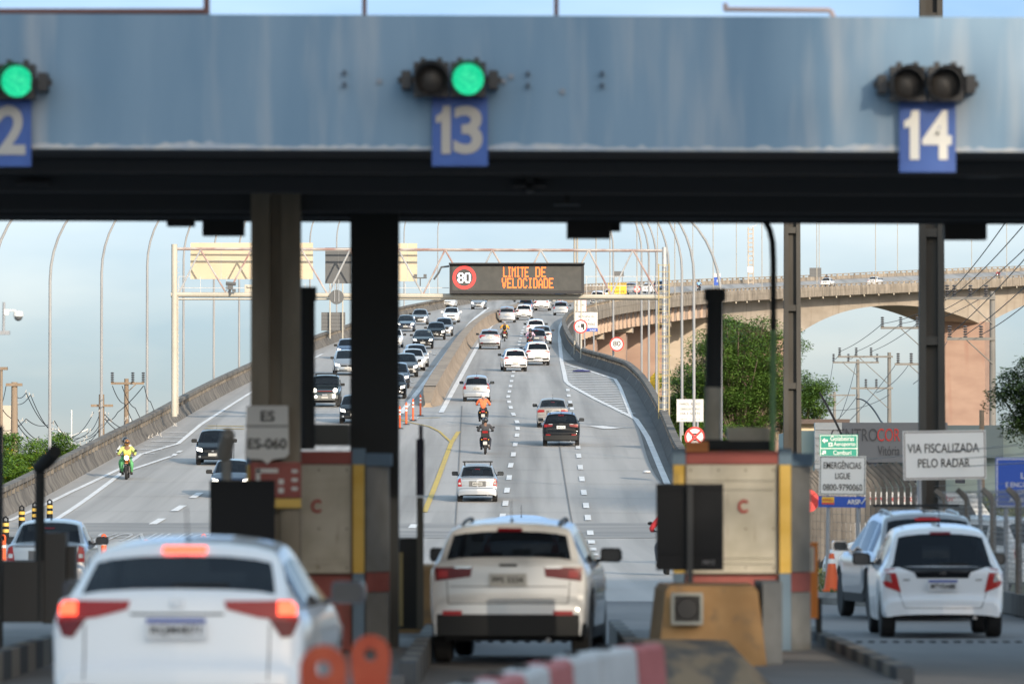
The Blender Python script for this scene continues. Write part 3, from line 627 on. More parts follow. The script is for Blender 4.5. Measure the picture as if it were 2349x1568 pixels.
m=MB(); m.box((0,.03,0),(.27,.06,.27)); m.lathe([(.105,-.03),(.12,.0),(.12,.02)],(0,0,0),'Y',20); m.obj('lens',LENSD,fr)
block(-1.08,71.5,'orange concrete block half hidden behind the raised barrier gate',1.0,.9,2.4,.85)
block(-7.2,60.5,'shaded orange concrete block near the left edge',.9,.8,2.4,.8) if False else None
CURB_B=mat('kerb_black',(.06,.065,.07),.85); CURB_G=mat('kerb_grey',(.22,.20,.17),.85)
def island(xa,xb,y0,y1,label,nose=True):
    r=empty('toll_island',((xa+xb)/2,y0,0),0,label,'traffic island','toll islands'); m=MB(); hw=(xb-xa)/2
    m.prism([(-hw*.55,0),(hw*.55,0),(hw,2.2),(hw,y1-y0),(hw*.4,y1-y0+1.0),(-hw*.4,y1-y0+1.0),(-hw,y1-y0),(-hw,2.2)],-.05,.2,'Z'); m.obj('slab',mat('island_concrete',(.15,.145,.14),.9,col2=(.2,.195,.19),scale=(1,1,1)),r)
    for sx in (-1,1):
        st=MB(); y=2.2; k=0
        while y<y1-y0-.1: st.box((sx*(hw+.02),y+.5,.16),(.16,1.0,.32),m=k%2); y+=1.0; k+=1
        st.obj('striped_kerb',[CURB_B,CURB_G],r)
    return r
island(1.35,3.62,50.5,73.5,'toll island with black and grey striped kerb under the right booth'); island(-3.45,-1.02,52,73,'shaded toll island with striped kerb under the left booth')
# sloping nose with worn stripes
NOSE=mat('worn_chevron',(.26,.175,.095),.9,col2=(.10,.08,.06),scale=(4.5,.5,1.2),ramp=(.42,.60))
m=MB(); rows=[]
for y,h,wv in ((45.2,.08,.45),(47.5,.26,.58),(51,.46,.66),(55.6,.52,.68)): rows.append([(-wv,y-45.2,0),(-wv*.72,y-45.2,h),(wv*.62,y-45.2,h*.96),(wv*.95,y-45.2,h*.52),(wv*1.2,y-45.2,0)])
m.grid(rows); m.add(rows[0],[(0,1,2,3,4)]); m.add(rows[-1],[(0,1,2,3,4)]); o=m.obj('island_nose',NOSE,loc=(1.68,45.2,0)); tag(o,'brown concrete island nose with worn dark chevrons','island nose')
# raised gate arm and its cabinet
gt=empty('barrier_gate',at(942,1440,70),0,'toll gate cabinet with its dark boom raised upright','barrier gate'); o0=Vector(gt.location)
m=MB(); m.box((-.02,.2,.55),(.31,.35,1.12)); m.obj('cabinet',mat('gate_black',(.022,.022,.02),.6),gt)
m=MB(); 
for dx in (-.12,.10): m.box((dx,.0,.48),(.05,.03,.9))
m.obj('stripe',mat('gate_cream',(.45,.33,.14),.7),gt)
m=MB(); s_=70/F
m.box(((964-942)*s_,-.05,(1440-1290)*s_),(.085,.05,300*s_)); m.obj('boom_foot',mat('boom_brown',(.13,.11,.08),.7),gt)
m=MB(); m.box(((964-942)*s_,-.05,(1440-1072)*s_),(.1,.05,130*s_)); m.box(((965.5-942)*s_,-.05,(1440-993)*s_),(.05,.04,36*s_)); m.obj('boom_tip',mat('boom_dark',(.02,.015,.03),.6),gt)
# left edge machinery
lg=empty('payment_machine',at(60,1440,63),0,'black payment machine at the left edge in front of the silver sedan','machine'); o0=Vector(lg.location)
m=MB(); m.box(at(40,1355,63)-o0,(.62,.5,.68)); m.box(at(128,1325,63)-o0,(.25,.4,1.0)); m.box(at(155,1340,63.1)-o0,(.2,.35,.86)); m.obj('cabinet',mat('machine_black',(.03,.03,.03),.5),lg)
m=MB(); m.tube([at(90,1420,62.8)-o0,at(92,1075,62.8)-o0],.055,10); m.tube([at(88,1072,62.8)-o0,at(106,1058,62.6)-o0,at(127,1035,62.4)-o0],[.07,.085,.08],10); m.obj('camera_arm',COLD,lg,True)
m=MB(); m.box((0,0,0),(.12,.3,2.6)); m.tube([(0.03,-.1,-1.3),(0.03,-.1,1.3)],.03,8); tag(m.obj('dark_post',COLD,loc=at(-8,1250,62)),'dark post cut by the left edge of the photo','post')
island(-8.4,-5.3,52,73,'toll island at the left edge carrying the black machine')
# orange delineators
def delineator(p,h,label,r=.085,grp='orange delineators',loop=True):
    o=empty('delineator',p,0,label,'delineator',grp); m=MB()
    m.lathe([(r*1.9,0),(r*1.9,.04),(r*1.15,.07),(r,.3*h),(r*.95,.78*h)],n=16); 
    rows=[]      # loop handle
    m.obj('body',ORANGE,o,True)
    t=MB(); a=[(-r*.7,0,.76*h),(-r*.75,0,.86*h),(-r*.45,0,.95*h),(0,0,.98*h),(r*.45,0,.95*h),(r*.75,0,.86*h),(r*.7,0,.76*h)]; t.tube(a,r*.32,8); t.obj('handle',ORANGE,o,True)
    b=MB(); b.lathe([(r*1.04,.5*h),(r*1.0,.60*h)],n=16); b.obj('reflective_band',WREFL,o,True)
    return o
def bigdel(px,pyt,y,lab):
    p=at(px,pyt,y); h=p.z; o=empty('delineator',(p.x,y,0),0,lab,'delineator','orange delineators'); r=.115; m=MB()
    m.lathe([(.24,0),(.24,.05),(.16,.08),(r,.2),(r*.98,h*.72)],n=20); ORB=mat('orange_faded',(.38,.055,.022),.7,col2=(.46,.085,.035),scale=(5,5,5)); m.obj('body',ORB,o,True)
    t=MB(); N=28; out=[]; hole=[]
    for i in range(N):
        a=2*math.pi*i/N; ca,sa=math.cos(a),math.sin(a); out.append((r*ca,h-r+(r*sa if sa>0 else -(h*.3-r)*min(1,-sa*1.6)))); hole.append((.036*ca,h-r+.036*sa))
    t.grid([[(x,-.03,z) for x,z in out],[(x,-.03,z) for x,z in hole],[(x,.03,z) for x,z in hole],[(x,.03,z) for x,z in out]],0,True); t.obj('handle',ORB,o)
    b=MB(); b.lathe([(r*1.03,h*.42),(r*1.01,h*.54)],n=20); b.obj('reflective_band',WREFL,o,True)
bigdel(850,1455,33,'blurred orange delineator with a hole handle right of the white car'); bigdel(742,1478,27.5,'blurred orange delineator nearest the camera overlapping the white car')
ol=['first short orange delineator behind the silver sedan','tiny tilted orange delineator beside the road lettering','orange delineator at the far left edge','orange delineator right next to the charcoal board']
for (px,py,h_),lb_ in zip(((238,1275,.60),(335,1284,.55),(7,1287,.70),(467,1273,.60)),ol):
    p=ground(px,py,90); delineator(p,h_*1.1,lb_)
def post(px,py,lab):
    p=ground(px,py); o=empty('flexible_post',p,0,lab,'flexible post','orange posts before the median'); r=.055; m=MB()
    m.lathe([(r,.03),(r,1.12),(r*.6,1.16),(r*.6,1.2)],n=12); m.obj('tube',ORANGE,o,True)
    b=MB(); b.lathe([(.2,0),(.2,.02),(.12,.05)],n=16); b.obj('base',RUBBER,o,True)
    for z in (.72,.92): q=MB(); q.lathe([(r*1.05,z),(r*1.05,z+.1)],n=12); q.obj('reflective_band',WREFL,o,True)
for (px,py),l_ in zip(((917,983),(932,973.5),(947.5,965),(964.5,953.5)),('nearest orange post, half behind the black column','second orange post with two white bands from the column','third orange post with two white bands from the column','farthest orange post, at the median nose')): post(px,py,l_)
def bollard(px,py,lab):
    p=ground(px,py,150); o=empty('bollard',p,0,lab,'bollard','black and yellow bollards'); r=.11; m=MB()
    m.lathe([(r*1.0,0),(r*1.05,.1),(r,.4),(r*.95,.72)],n=14); m.obj('body',CHARC,o,True)
    t=MB(); t.tube([(-.07,0,.70),(-.075,0,.8),(0,0,.86),(.075,0,.8),(.07,0,.70)],.03,8); t.obj('handle',CHARC,o,True)
    for z in (.33,.54): q=MB(); q.lathe([(r*1.05,z),(r*1.03,z+.11)],n=14); q.obj('yellow_band',BYEL,o,True)
for (px,py),l_ in zip(((114,1198.6),(80,1206),(49.8,1214),(13,1243)),('black and yellow bollard farthest from the camera at the left barrier','bollard half hidden by the thin black camera arm','black and yellow bollard third from the far end','black and yellow bollard nearest the left edge')): bollard(px,py,l_)
# red and white plastic barriers
PR=mat('barrier_red',(.36,.06,.05),.55,col2=(.42,.09,.08),scale=(4,4,4)); PW=mat('barrier_white',(.50,.50,.50),.55,col2=(.42,.42,.42),scale=(4,4,4))
path=[(.93,38.4),(.72,37.3),(.46,35.9),(.27,34.5),(.12,33.1),(-.02,31.6),(-.16,30.2),(-.3,28.8)]
cols=['red','white','white','red','white','red','white']
for i in range(len(path)-1):
    a,b=Vector((*path[i],0)),Vector((*path[i+1],0)); d=(b-a); L=d.length; rz=math.atan2(d.y,d.x)-math.pi/2
    o=empty('plastic_barrier',(a+b)/2,rz,('red' if cols[i]=='red' else 'white')+' plastic road barrier, '+['farthest, against the striped nose','second from the striped nose','third from the striped nose','fourth from the striped nose','fifth from the striped nose','sixth from the striped nose','nearest to the camera'][i]+' in the curved row','road barrier','red and white plastic barriers')
    m=MB(); pf=[(-.27,0),(-.27,.16),(-.13,.42),(-.10,.87),(-.07,.90),(.07,.90),(.10,.87),(.13,.42),(.27,.16),(.27,0)]
    m.prism(pf,-L/2+.02,L/2-.02,'Y'); m.obj('block',PR if cols[i]=='red' else PW,o)
    m=MB(); m.lathe([(.045,.0),(.045,.03)],(0,0,.895),n=10); m.obj('filler_cap',PLAST,o)
# orange vertical panel and leaf board right of the booth
m=empty('hazard_panel',at(1866,1480,66),0,'orange upright panel with cream patch at the right side of the booth','panel'); o0=Vector(m.location)
q=MB(); q.box(at(1866,1330,66)-o0,(.105,.04,.88)); q.obj('panel',mat('panel_orange',(.78,.25,.03),.5),m)
q=MB(); q.box(at(1863,1282,65.96)-o0,(.055,.02,.29)); q.obj('patch',NUMW,m)
q=MB(); q.box(at(1846,1400,66.3)-o0,(.12,.1,.7)); q.box(at(1878,1420,66.5)-o0,(.07,.08,.5)); q.obj('stand',COLD,m)
# drain grating
q=MB(); 
for i in range(60): q.box((-.6+i*.16,74.2,.028),(.07,.32,.02))
tag(q.obj('drain_grate',CHARC),'long steel drain grate across the lane before the white hatchback','drain')
# ---------------------------------------------------------------- gantry with message board
GAL=mat('galvanised',(.42,.42,.42),.5,.3,col2=(.52,.52,.52),scale=(1,1,2)); GCREAM=mat('gantry_cream',(.44,.41,.345),.6,col2=(.50,.47,.40),scale=(1,1,.6))
GRED=mat('gantry_rusty',(.46,.43,.41),.7,col2=(.33,.20,.18),scale=(1.2,1.2,1.2),ramp=(.40,.62)); GYEL=mat('ladder_yellow',(.42,.33,.15),.6)
BRD=mat('sign_back_cream',(.55,.46,.32),.6,col2=(.60,.51,.37),scale=(.6,.6,.6)); BRDG=mat('sign_back_grey',(.10,.105,.11),.6)
GY=296.0; gan=empty('sign_gantry',at(1524,965,GY),0,'steel truss gantry spanning both carriageways','gantry'); go=Vector(gan.location)
s_=GY/F
def gq(px,py,dy=0): return at(px,py,GY+dy)-go
m=MB(); m.tube([gq(400,955),gq(400,560)],.16,12); m.obj('pillar',GCREAM,gan,True)
m=MB(); m.tube([gq(1524,975),gq(1524,567)],.13,12); m.obj('pillar',GAL,gan,True)
m=MB(); m.tube([gq(400,570),gq(1524,574)],.06,8); m.tube([gq(400,572,1.1),gq(1524,576,1.1)],.05,8); m.obj('top_chord',GRED,gan,True)
m=MB(); m.tube([gq(392,675),gq(1520,681)],.12,8); m.tube([gq(392,677,1.1),gq(1520,683,1.1)],.1,8); m.box(gq(960,686,.55),(1110*s_,.9,.06)); m.obj('bottom_chord',GCREAM,gan,True)
for k,(ta,tb_) in enumerate(((408,460),(460,521),(521,576),(576,637),(637,692),(692,752),(752,803),(803,862),(862,914),(914,970),(970,1021),(1021,1080),(1080,1129),(1129,1190),(1190,1240),(1240,1297),(1297,1350),(1350,1402),(1402,1452),(1452,1510))):
    up=k%2==0; m=MB(); a,b=(gq(ta,676),gq(tb_,573)) if up else (gq(ta,573),gq(tb_,676)); m.tube([a,b],.05,6); m.obj('diagonal',GRED if k%3 else GAL,gan,True)
m=MB()
for px in (404,): 
    for py in range(600,930,13): m.tube([gq(393,py),gq(412,py)],.012,4)
m.tube([gq(408,950),gq(408,680)],.03,6); m.obj('rung',GCREAM,gan)
m=MB()
for x_ in (1511,1535): m.tube([gq(x_,960,-.5),gq(x_,605,-.5)],.03,6)
for py in range(608,960,15): m.tube([gq(1511,py,-.5),gq(1535,py,-.5)],.02,4)
for py in range(680,900,45): m.tube([gq(1507,py,-.5),gq(1507,py,-1.1),gq(1540,py,-1.1),gq(1540,py,-.5)],.02,4)
m.obj('ladder',GYEL,gan)
m=MB()
for a,b in (((410,634),(436,634)),((410,660),(560,660)),((410,634),(410,675)),((1342,634),(1515,634)),((1342,655),(1515,655)),((914,660),(1030,660))): m.tube([gq(*a),gq(*b)],.022,4)
for px in (1346,1384,1422,1460,1498,460,520,700,930,985): m.tube([gq(px,634 if px>1300 or px<600 else 650),gq(px,677)],.018,4)
m.obj('walkway_rail',GAL,gan)
def backpanel(px0,px1,py0,py1,Y,mtl,label,name='road_sign',seams=2,th=.08,ribs=None):
    a=at(px0,py1,Y); b=at(px1,py0,Y); r=empty(name,((a.x+b.x)/2,Y,a.z),0,label,'sign'); W_,H_=b.x-a.x,b.z-a.z
    m=MB(); m.box((0,0,H_/2),(W_,th,H_)); m.obj('panel',mtl,r)
    q=MB()
    for k in range(1,seams+1): q.box((-W_/2+W_*k/(seams+1),-th/2-.006,H_/2),(.025,.014,H_))
    q.box((0,-th/2-.006,H_*.5),(W_,.014,.025))
    if ribs:
        for k in range(ribs): q.box((0,-th/2-.02,H_*(k+.5)/ribs),(W_,.04,.06))
    q.obj('frame_ribs',GAL if mtl is BRD else mat('rib_grey',(.16,.165,.17),.6),r); return r
backpanel(437,718,557,640,GY+1.9,BRD,'large cream back of a direction sign on the left of the gantry',seams=3); backpanel(913,957,558,645,GY+1.9,BRD,'narrow cream back of a sign just right of the black column',seams=1); backpanel(746,806,568,650,GY+1.9,BRDG,'dark grey back of a sign between the two columns',seams=1)
rb_=empty('round_sign_back',at(772,681,GY-.3),0,'round black back of a traffic sign hanging from the gantry','sign'); m=MB(); m.lathe([(.38,0),(.38,.03)],(0,0,0),'Y',24); m.obj('disc',BRDG,rb_); 
m=MB(); m.tube([(-.1,-.04,.9),(-.1,-.04,-.25)],.02,6); m.tube([(.12,-.04,.9),(.12,-.04,-.25)],.02,6); m.obj('hanger',GAL,rb_)
lb_=backpanel(737,792,716,758,470,BRDG,'ribbed grey sign back on two thin posts beyond the gantry',ribs=5); lbo=Vector(lb_.location)
m=MB(); 
for px in (757,786): q=at(px,758,469.6); m.tube([Vector((q.x,469.6,E(q.x,470)+.5))-lbo,at(px,640,469.6)-lbo],.06,6)
m.obj('post',GCREAM,lb_,True)
m=MB(); m.box((0,0,0),(.8,.4,.5)); m.box((.0,-.25,.15),(.5,.12,.1)); tag(m.obj('control_box',GCREAM,loc=at(579,664,GY+.4)),'cream control box on the gantry beside the concrete column','control box')
m=MB(); m.box((0,0,.1),(.28,.25,.3)); m.tube([(-.22,-.1,.28),(.3,-.1,.24)],.09,8); m.tube([(0,0,-.35),(0,0,0)],.05,6); m.box((.2,-.1,-.1),(.18,.15,.16)); tag(m.obj('traffic_camera',BRDG,loc=at(528,662,GY-.2)),'dark traffic camera cluster on the gantry walkway','camera')
m=MB(); 
for dx in (-.25,.25): m.box((dx,0,0),(.16,.3,.14))
m.box((0,0,-.12),(.7,.08,.06)); m.tube([(0,0,-.12),(0,0,-.55)],.03,6); tag(m.obj('traffic_camera',BRDG,loc=at(964,632,GY)),'pair of small cameras on the gantry left of the message board','camera')
# message board
vm=empty('message_board',at(1186,672,GY-.9),0,'black electronic board showing 80 in a red ring and LIMITE DE VELOCIDADE','message board'); vo=Vector(vm.location); VY=GY-.9; s_=VY/F
def vq(px,py,d=0): return Vector(((px-1186)*s_,d,(672-py)*s_))
m=MB(); m.box(vq(1185.5,638,.45),(309*s_,.9,69*s_)); m.box(vq(1185.5,604.5,.30),(312*s_,1.3,3*s_)); m.obj('case',mat('board_black',(.012,.012,.016),.5),vm)
m=MB(); m.box(vq(1185.5,638,-.004),(296*s_,.02,57*s_)); m.obj('screen',mat('board_face',(.04,.042,.04),.55,col2=(.055,.055,.052),scale=(3,3,3)),vm)
LEDO=mat('led_orange',(.3,.08,.01),.5,emit=(1,.17,.025),estr=1.9); LEDR=mat('led_red',(.3,.02,.02),.5,emit=(1,.06,.05),estr=1.4); LEDW=mat('led_white',(.4,.4,.4),.5,emit=(.85,.85,1),estr=1.8)
FONT={'L':'10000 10000 10000 10000 10000 10000 11111','I':'11111 00100 00100 00100 00100 00100 11111','M':'10001 11011 10101 10001 10001 10001 10001','T':'11111 00100 00100 00100 00100 00100 00100','E':'11111 10000 10000 11110 10000 10000 11111','D':'11110 10001 10001 10001 10001 10001 11110','V':'10001 10001 10001 01010 01010 01010 00100','O':'01110 10001 10001 10001 10001 10001 01110','C':'01110 10001 10000 10000 10000 10001 01110','A':'00100 01010 10001 10001 11111 10001 10001','8':'01110 10001 10001 01110 10001 10001 01110','0':'01110 10001 10001 10001 10001 10001 01110'}
def led(s,x0,y0,cw,ch,adv,mtl,nm,th=1.35):
    q=MB(); x=x0; dx,dy=cw/5,ch/7
    for c in s:
        if c==' ': x+=adv; continue
        rows=FONT[c].split(); cells=[(j,i) for i,r in enumerate(rows) for j,v in enumerate(r) if v=='1']
        if c=='I': cells=[(2,i) for i in range(7)]+[(1,0),(3,0),(1,6),(3,6)]
        for k,(j,i) in enumerate(cells): q.box(vq(x+(j+.5)*dx,y0+(i+.5)*dy,-.02-.0002*(k%7)),(dx*th*s_,.01,dy*.96*s_))
        x+=adv
    q.obj(nm,mtl,vm)
led('LIMITE',1154.5,612,8.4,23.5,9.9,LEDO,'message_line'); led('DE',1228.5,612,10.4,23.5,13.2,LEDO,'message_line'); led('VELOCIDADE',1151.5,637.5,9.6,23.5,12.0,LEDO,'message_line')
led('80',1050.5,625.5,13.2,23,15.6,LEDW,'speed_number',1.5)
q=MB(); N=64
for ring in range(4):
    rr=20.4+ring*1.95
    for k in range(N):
        a=2*math.pi*k/N; q.box(vq(1065+rr*math.cos(a),636.5-rr*math.sin(a),-.02),(1.75*s_,.01,1.75*s_))
q.obj('red_ring',LEDR,vm)
cb=MB(); cb.tube([vq(1030,610,.2),vq(1012,612,.3),vq(1006,625,.3),vq(995,640,.4)],.05,6); cb.obj('cable',BRDG,vm,True)
# ---------------------------------------------------------------- street lamps
LAMP=mat('lamp_grey',(.27,.275,.285),.6,.0,col2=(.33,.335,.34),scale=(1,1,.5)); LAMPD=mat('lamp_cream',(.36,.33,.28),.6)
def lampmesh(side,h=8.0,w_=3.1,rise=4.0,r=.062,mtl=None):
    m=MB(); P=[(0,0,0),(0,0,h)]+[(-side*w_*(1-math.cos(a)),0,h+rise*math.sin(a)) for a in [math.pi/2*k/10 for k in range(1,11)]]
    n=len(P); m.tube(P,[r*1.15,r]+[r*(1-.45*k/10) for k in range(1,11)],8)
    root=empty('street_lamp'); m.obj('pole',mtl,root,True)
    q=MB(); q.ball((-side*(w_+.35),0,h+rise-.02),(.5,.16,.1),10); q.obj('lamp_head',GAL,root,True)
    return root
lp={s:lampmesh(s,mtl=LAMP) for s in (-1,1)}; lt=lampmesh(1,h=12.5,w_=2.2,rise=1.6,r=.06,mtl=LAMPD); used=set()
ORD=['nearest','second','third','fourth','fifth','sixth','seventh','eighth','ninth','tenth','eleventh','twelfth','thirteenth','fourteenth','fifteenth','sixteenth','seventeenth','eighteenth','nineteenth','twentieth']
def lamp(proto,x,y,z,rz,label,grp):
    o=proto if id(proto) not in used else copy_tree(proto); used.add(id(proto)); o.location=(x,y,z); o.rotation_euler=(0,0,rz); tag(o,label,'street lamp',grp); return o
LL=[(216,-19.75)]+[(y,None) for y in (240,266,293,322,349,373,400,427,455,490,525,560,595,640)]
for i,(y,x) in enumerate(LL):
    xx=(x or fL(y)-.30); lamp(lp[-1],xx,y,E(fL(y),y)+.6,heading(y,fL),ORD[i]+' curved grey lamp post counted along the left barrier','lamp posts on the left barrier')
for i,(px,y) in enumerate(((1654,226),(1592,259),(1564.5,278),(1534,299),(1506,325),(1488.6,343),(1472,368),(1407,397))):
    x=at(px,900,y).x; lamp(lp[1],x,y,E(fR(y),y)+(.5 if y>230 else 0),0,ORD[i]+' curved grey lamp post counted along the right barrier','lamp posts on the right barrier')
for i,px in enumerate((1367,1399,1461,1548,1636,1748,1874,2009,2150,2310)):
    y=600+i*45
    lo,hi=560,1200
    for _ in range(40):
        mid=(lo+hi)/2; xx=fR(mid)+.2
        if CXP+F*xx/mid<px: lo=mid
        else: hi=mid
    y=(lo+hi)/2; lamp(lt,fR(y)+.22,y,E(fR(y),y)-.4,heading(y),ORD[i]+' thin pale lamp post counted along the near bridge parapet','lamp posts on the near bridge parapet')
for i,px in enumerate((1317,1509,1590,1690,1880,2060,2230)):
    lo,hi=600,1220
    for _ in range(40):
        mid=(lo+hi)/2; xx=fL(mid)-.2
        if CXP+F*xx/mid<px: lo=mid
        else: hi=mid
    y=(lo+hi)/2; lamp(lt,fL(y)-.22,y,E(fL(y),y)-.2,heading(y)+math.pi,ORD[i]+' thin pale lamp post counted along the far bridge parapet','lamp posts on the far bridge parapet')
# ---------------------------------------------------------------- signs
SB=mat('sign_border',(.06,.06,.06),.6); SRED=mat('sign_red',(.60,.045,.04),.5); SGRN=mat('sign_green',(.0,.235,.165),.5); SBLU=mat('sign_blue',(.012,.075,.42),.5); SYEL=mat('sign_yellow',(.78,.50,.03),.5); SWB=mat('sign_face_bright',(.74,.73,.71),.5)
STEEL=mat('post_steel',(.30,.31,.33),.5,.3)
def sign(name,px0,px1,py0,py1,Y,label,face,lines,posts=(),pbot=None,border=True,ink=INK,cat='sign',bm=SB,tilt=0,zg=None):
    a=at(px0,py1,Y); b=at(px1,py0,Y); cx=(a.x+b.x)/2; base=zg if zg is not None else E(cx,Y); W_,H_=b.x-a.x,b.z-a.z; s_=Y/F; zc=(a.z+b.z)/2-base
    r=empty(name,(cx,Y,base),0,label,cat)
    m=MB(); m.box((0,0,zc),(W_,.03,H_)); m.obj('panel',face,r)
    if border:
        m=MB(); t_=.028*max(1,W_/1.4)
        for sx in (-1,1): m.box((sx*(W_/2-t_*.9),-.017,zc),(t_*.5,.006,H_-1.3*t_))
        for sz in (-1,1): m.box((0,-.018,zc+sz*(H_/2-t_*.9)),(W_-1.3*t_,.006,t_*.5))
        m.obj('border',bm,r)
    for s,tx,ty,tw,th,*mm in lines: text(s,((tx-(px0+px1)/2)*s_,-.021,zc+((py0+py1)/2-ty)*s_),(tw*s_,th*s_),mm[0] if mm else ink,r,bold=.004)
    for p in posts:
        x=(p-(px0+px1)/2)*s_; m=MB(); m.tube([(x,.045,(pbot or -.3)),(x,.045,zc+H_/2-.05)],.04 if Y<200 else .06,8); m.obj('post',STEEL,r,True)
    return r
vf=sign('radar_sign',2077,2267,987,1099,100,'white board reading VIA FISCALIZADA PELO RADAR',SWB,[('VIA FISCALIZADA',2169,1027,164,21),('PELO RADAR',2170,1061,119,20)],(2113,2252),zg=.15,bm=mat('rust_border',(.12,.08,.07),.6)); vf.rotation_euler=(0,R(-.9),0)
es=sign('emergency_sign',1876,1983,1045,1135,117,'white board reading EMERGÊNCIAS LIGUE with a blue strip below, in front of the fence',SWB,[('EMERGÊNCIAS',1929,1065,86,19),('LIGUE',1930,1091,34,14),('0800-9790060',1930,1117,90,15)],(1898,1967),zg=.15); es.rotation_euler=(0,R(.7),0)
s_=117/F
def strip_on(root,px0,px1,py0,py1,pxc,Y,mtl,nm,base):
    a=at(px0,py1,Y); b=at(px1,py0,Y); m=MB(); m.box(((a.x+b.x)/2-root.location.x,0,(a.z+b.z)/2-base),(b.x-a.x,.034,b.z-a.z)); return m.obj(nm,mtl,root)
strip_on(es,1875,1983,1138,1163,1929,117,SBLU,'blue_strip',.15)
def mark(root,px,py,w2,h2,Y,mtl,base,nm='logo',d=-.02): p=at(px,py,Y); m=MB(); m.box((p.x-root.location.x,d,p.z-base),(w2*Y/F,.008,h2*Y/F)); return m.obj(nm,mtl,root)
mark(es,1897,1148,28,17,117,SYEL,.15); mark(es,1897,1154,28,5,117,mat('logo_red',(.6,.08,.05),.6),.15,'logo_stripe',-.026)
p=at(1897,1146,117); text('RODOSOL',(p.x-es.location.x,-.03,p.z-.15),(24*s_,5*s_),SRED,es,'logo_name',bold=.02)
p=at(1956,1150,117); text('ARSP',(p.x-es.location.x,-.03,p.z-.15),(30*s_,11*s_),SWB,es,'logo_name',bold=.02)
m=MB(); c=at(1976,1148,117); m.tube([(c.x-es.location.x-.05,-.03,c.z-.15-.02),(c.x-es.location.x-.02,-.03,c.z-.15-.06),(c.x-es.location.x+.06,-.03,c.z-.15+.06)],.012,5); m.obj('logo_tick',SWB,es)
gs=sign('direction_sign',1880,1968,996,1064,150,'green direction sign for Goiabeiras, Aeroporto and Camburi',SGRN,[('Goiabeiras',1932,1005,54,11,SWB),('Aeroporto',1937,1019,50,12,SWB),('Camburi',1932,1037.5,41,10,SWB)],(1890,1958),zg=.1,bm=SWB)
m=MB(); m.box((0,-.02,at(0,1028,150).z-.1),(86*150/F,.006,.02)); m.obj('divider',SWB,gs)
def arrow(root,px,py,sz,Y,base,ang):
    s=sz*Y/F; p=at(px,py,Y); m=MB(); P=[(-.5,0),(0,.5),(0,.18),(.5,.18),(.5,-.18),(0,-.18),(0,-.5)]; ca,sa=math.cos(ang),math.sin(ang)
    m.prism([(p.x-root.location.x+s*(x*ca-y*sa),p.z-base+s*(x*sa+y*ca)) for x,y in P],-.03,-.02,'Y'); m.obj('arrow',SWB,root)
arrow(gs,1892,1010,13,150,.1,0); arrow(gs,1890,1037,12,150,.1,-math.pi*.75)
mark(gs,1905,1019,9,9,150,SWB,.1,'plane_box'); mark(gs,1905,1019,6,1.6,150,SGRN,.1,'plane_mark',-.03); mark(gs,1905,1019,1.6,6,150,SGRN,.1,'plane_mark',-.031)
bs=sign('blue_sign',2284,2420,1049,1163,96,'blue roadside board cut by the right edge of the photo',SBLU,[('LIGUE',2372,1090,60,14,SWB),('E ENCONTRE',2350,1111,86,11,SWB),('GRATUITO',2366,1128,64,11,SWB),('ACESSE',2346,1146,66,10,SWB)],(2308,2400),zg=.15,bm=SWB)
fb=sign('headlight_sign',1552,1614,915,967,271,'white board reading FAROL BAIXO OBRIGATÓRIO behind the lamp post',SWB,[('FAROL BAIXO',1583,926,48,6),('OBRIGATÓRIO',1583,937,48,6.5),('DIA E NOITE',1583,948,46,6),('LEI Nº 13.290/16',1583,961,46,3)],(1561,1600),zg=2)
ye=sign('motorcycle_sign',1395,1437,654,674,700,'yellow board for motorcyclists reading NÃO ULTRAPASSE on the bridge',SYEL,[('NÃO',1415,660,16,4.5),('ULTRAPASSE',1415,668.5,36,5)],(1402,1430),border=False); 
p=at(1416,651,700); s_=700/F; m=MB(); m.box((0,0,p.z-ye.location.z),(42*s_,.03,5*s_)); m.obj('top_strip',mat('sign_yellow_black',(.5,.33,.03),.5),ye); text('MOTOCICLISTA',(0,-.025,p.z-ye.location.z),(38*s_,3.4*s_),INK,ye)
sb=sign('bridge_info_sign',1638,1653,635,654,838,'small blue and white sign with a P on the bridge parapet',SBLU,[('P',1647,644,5,6,SWB)],(),border=False,zg=E(fR(838),838)); p=at(1645,631,838); m=MB(); m.box((0,0,p.z-sb.location.z),(15*838/F,.03,8*838/F)); m.obj('white_top',SWB,sb); m=MB(); m.tube([(-.3,.05,0),(-.3,.05,p.z-sb.location.z)],.06,6); m.obj('post',STEEL,sb)
f2=sign('emergency_sign',1319,1371,716,752,428,'distant white EMERGÊNCIAS LIGUE board behind the round truck sign',SWB,[('EMERGÊNCIAS',1345,725,38,6),('LIGUE',1345,733.5,16,5),('0800-9790060',1345,743,40,6)],(1326,1362)); strip_on(f2,1319,1371,752.5,760,1345,428,SBLU,'blue_strip',f2.location.z)
p=at(1360,757,428); text('ARSP',(p.x-f2.location.x,-.03,p.z-f2.location.z),(15*428/F,4*428/F),SWB,f2,'logo_name')
sl2=sign('speed_panel',1317,1345,688,714,455,'white panel with red circles under the gantry right end',SWB,[('80',1324,699,6,5),('60',1338,699,6,5)],(1321,1341),bm=SRED)
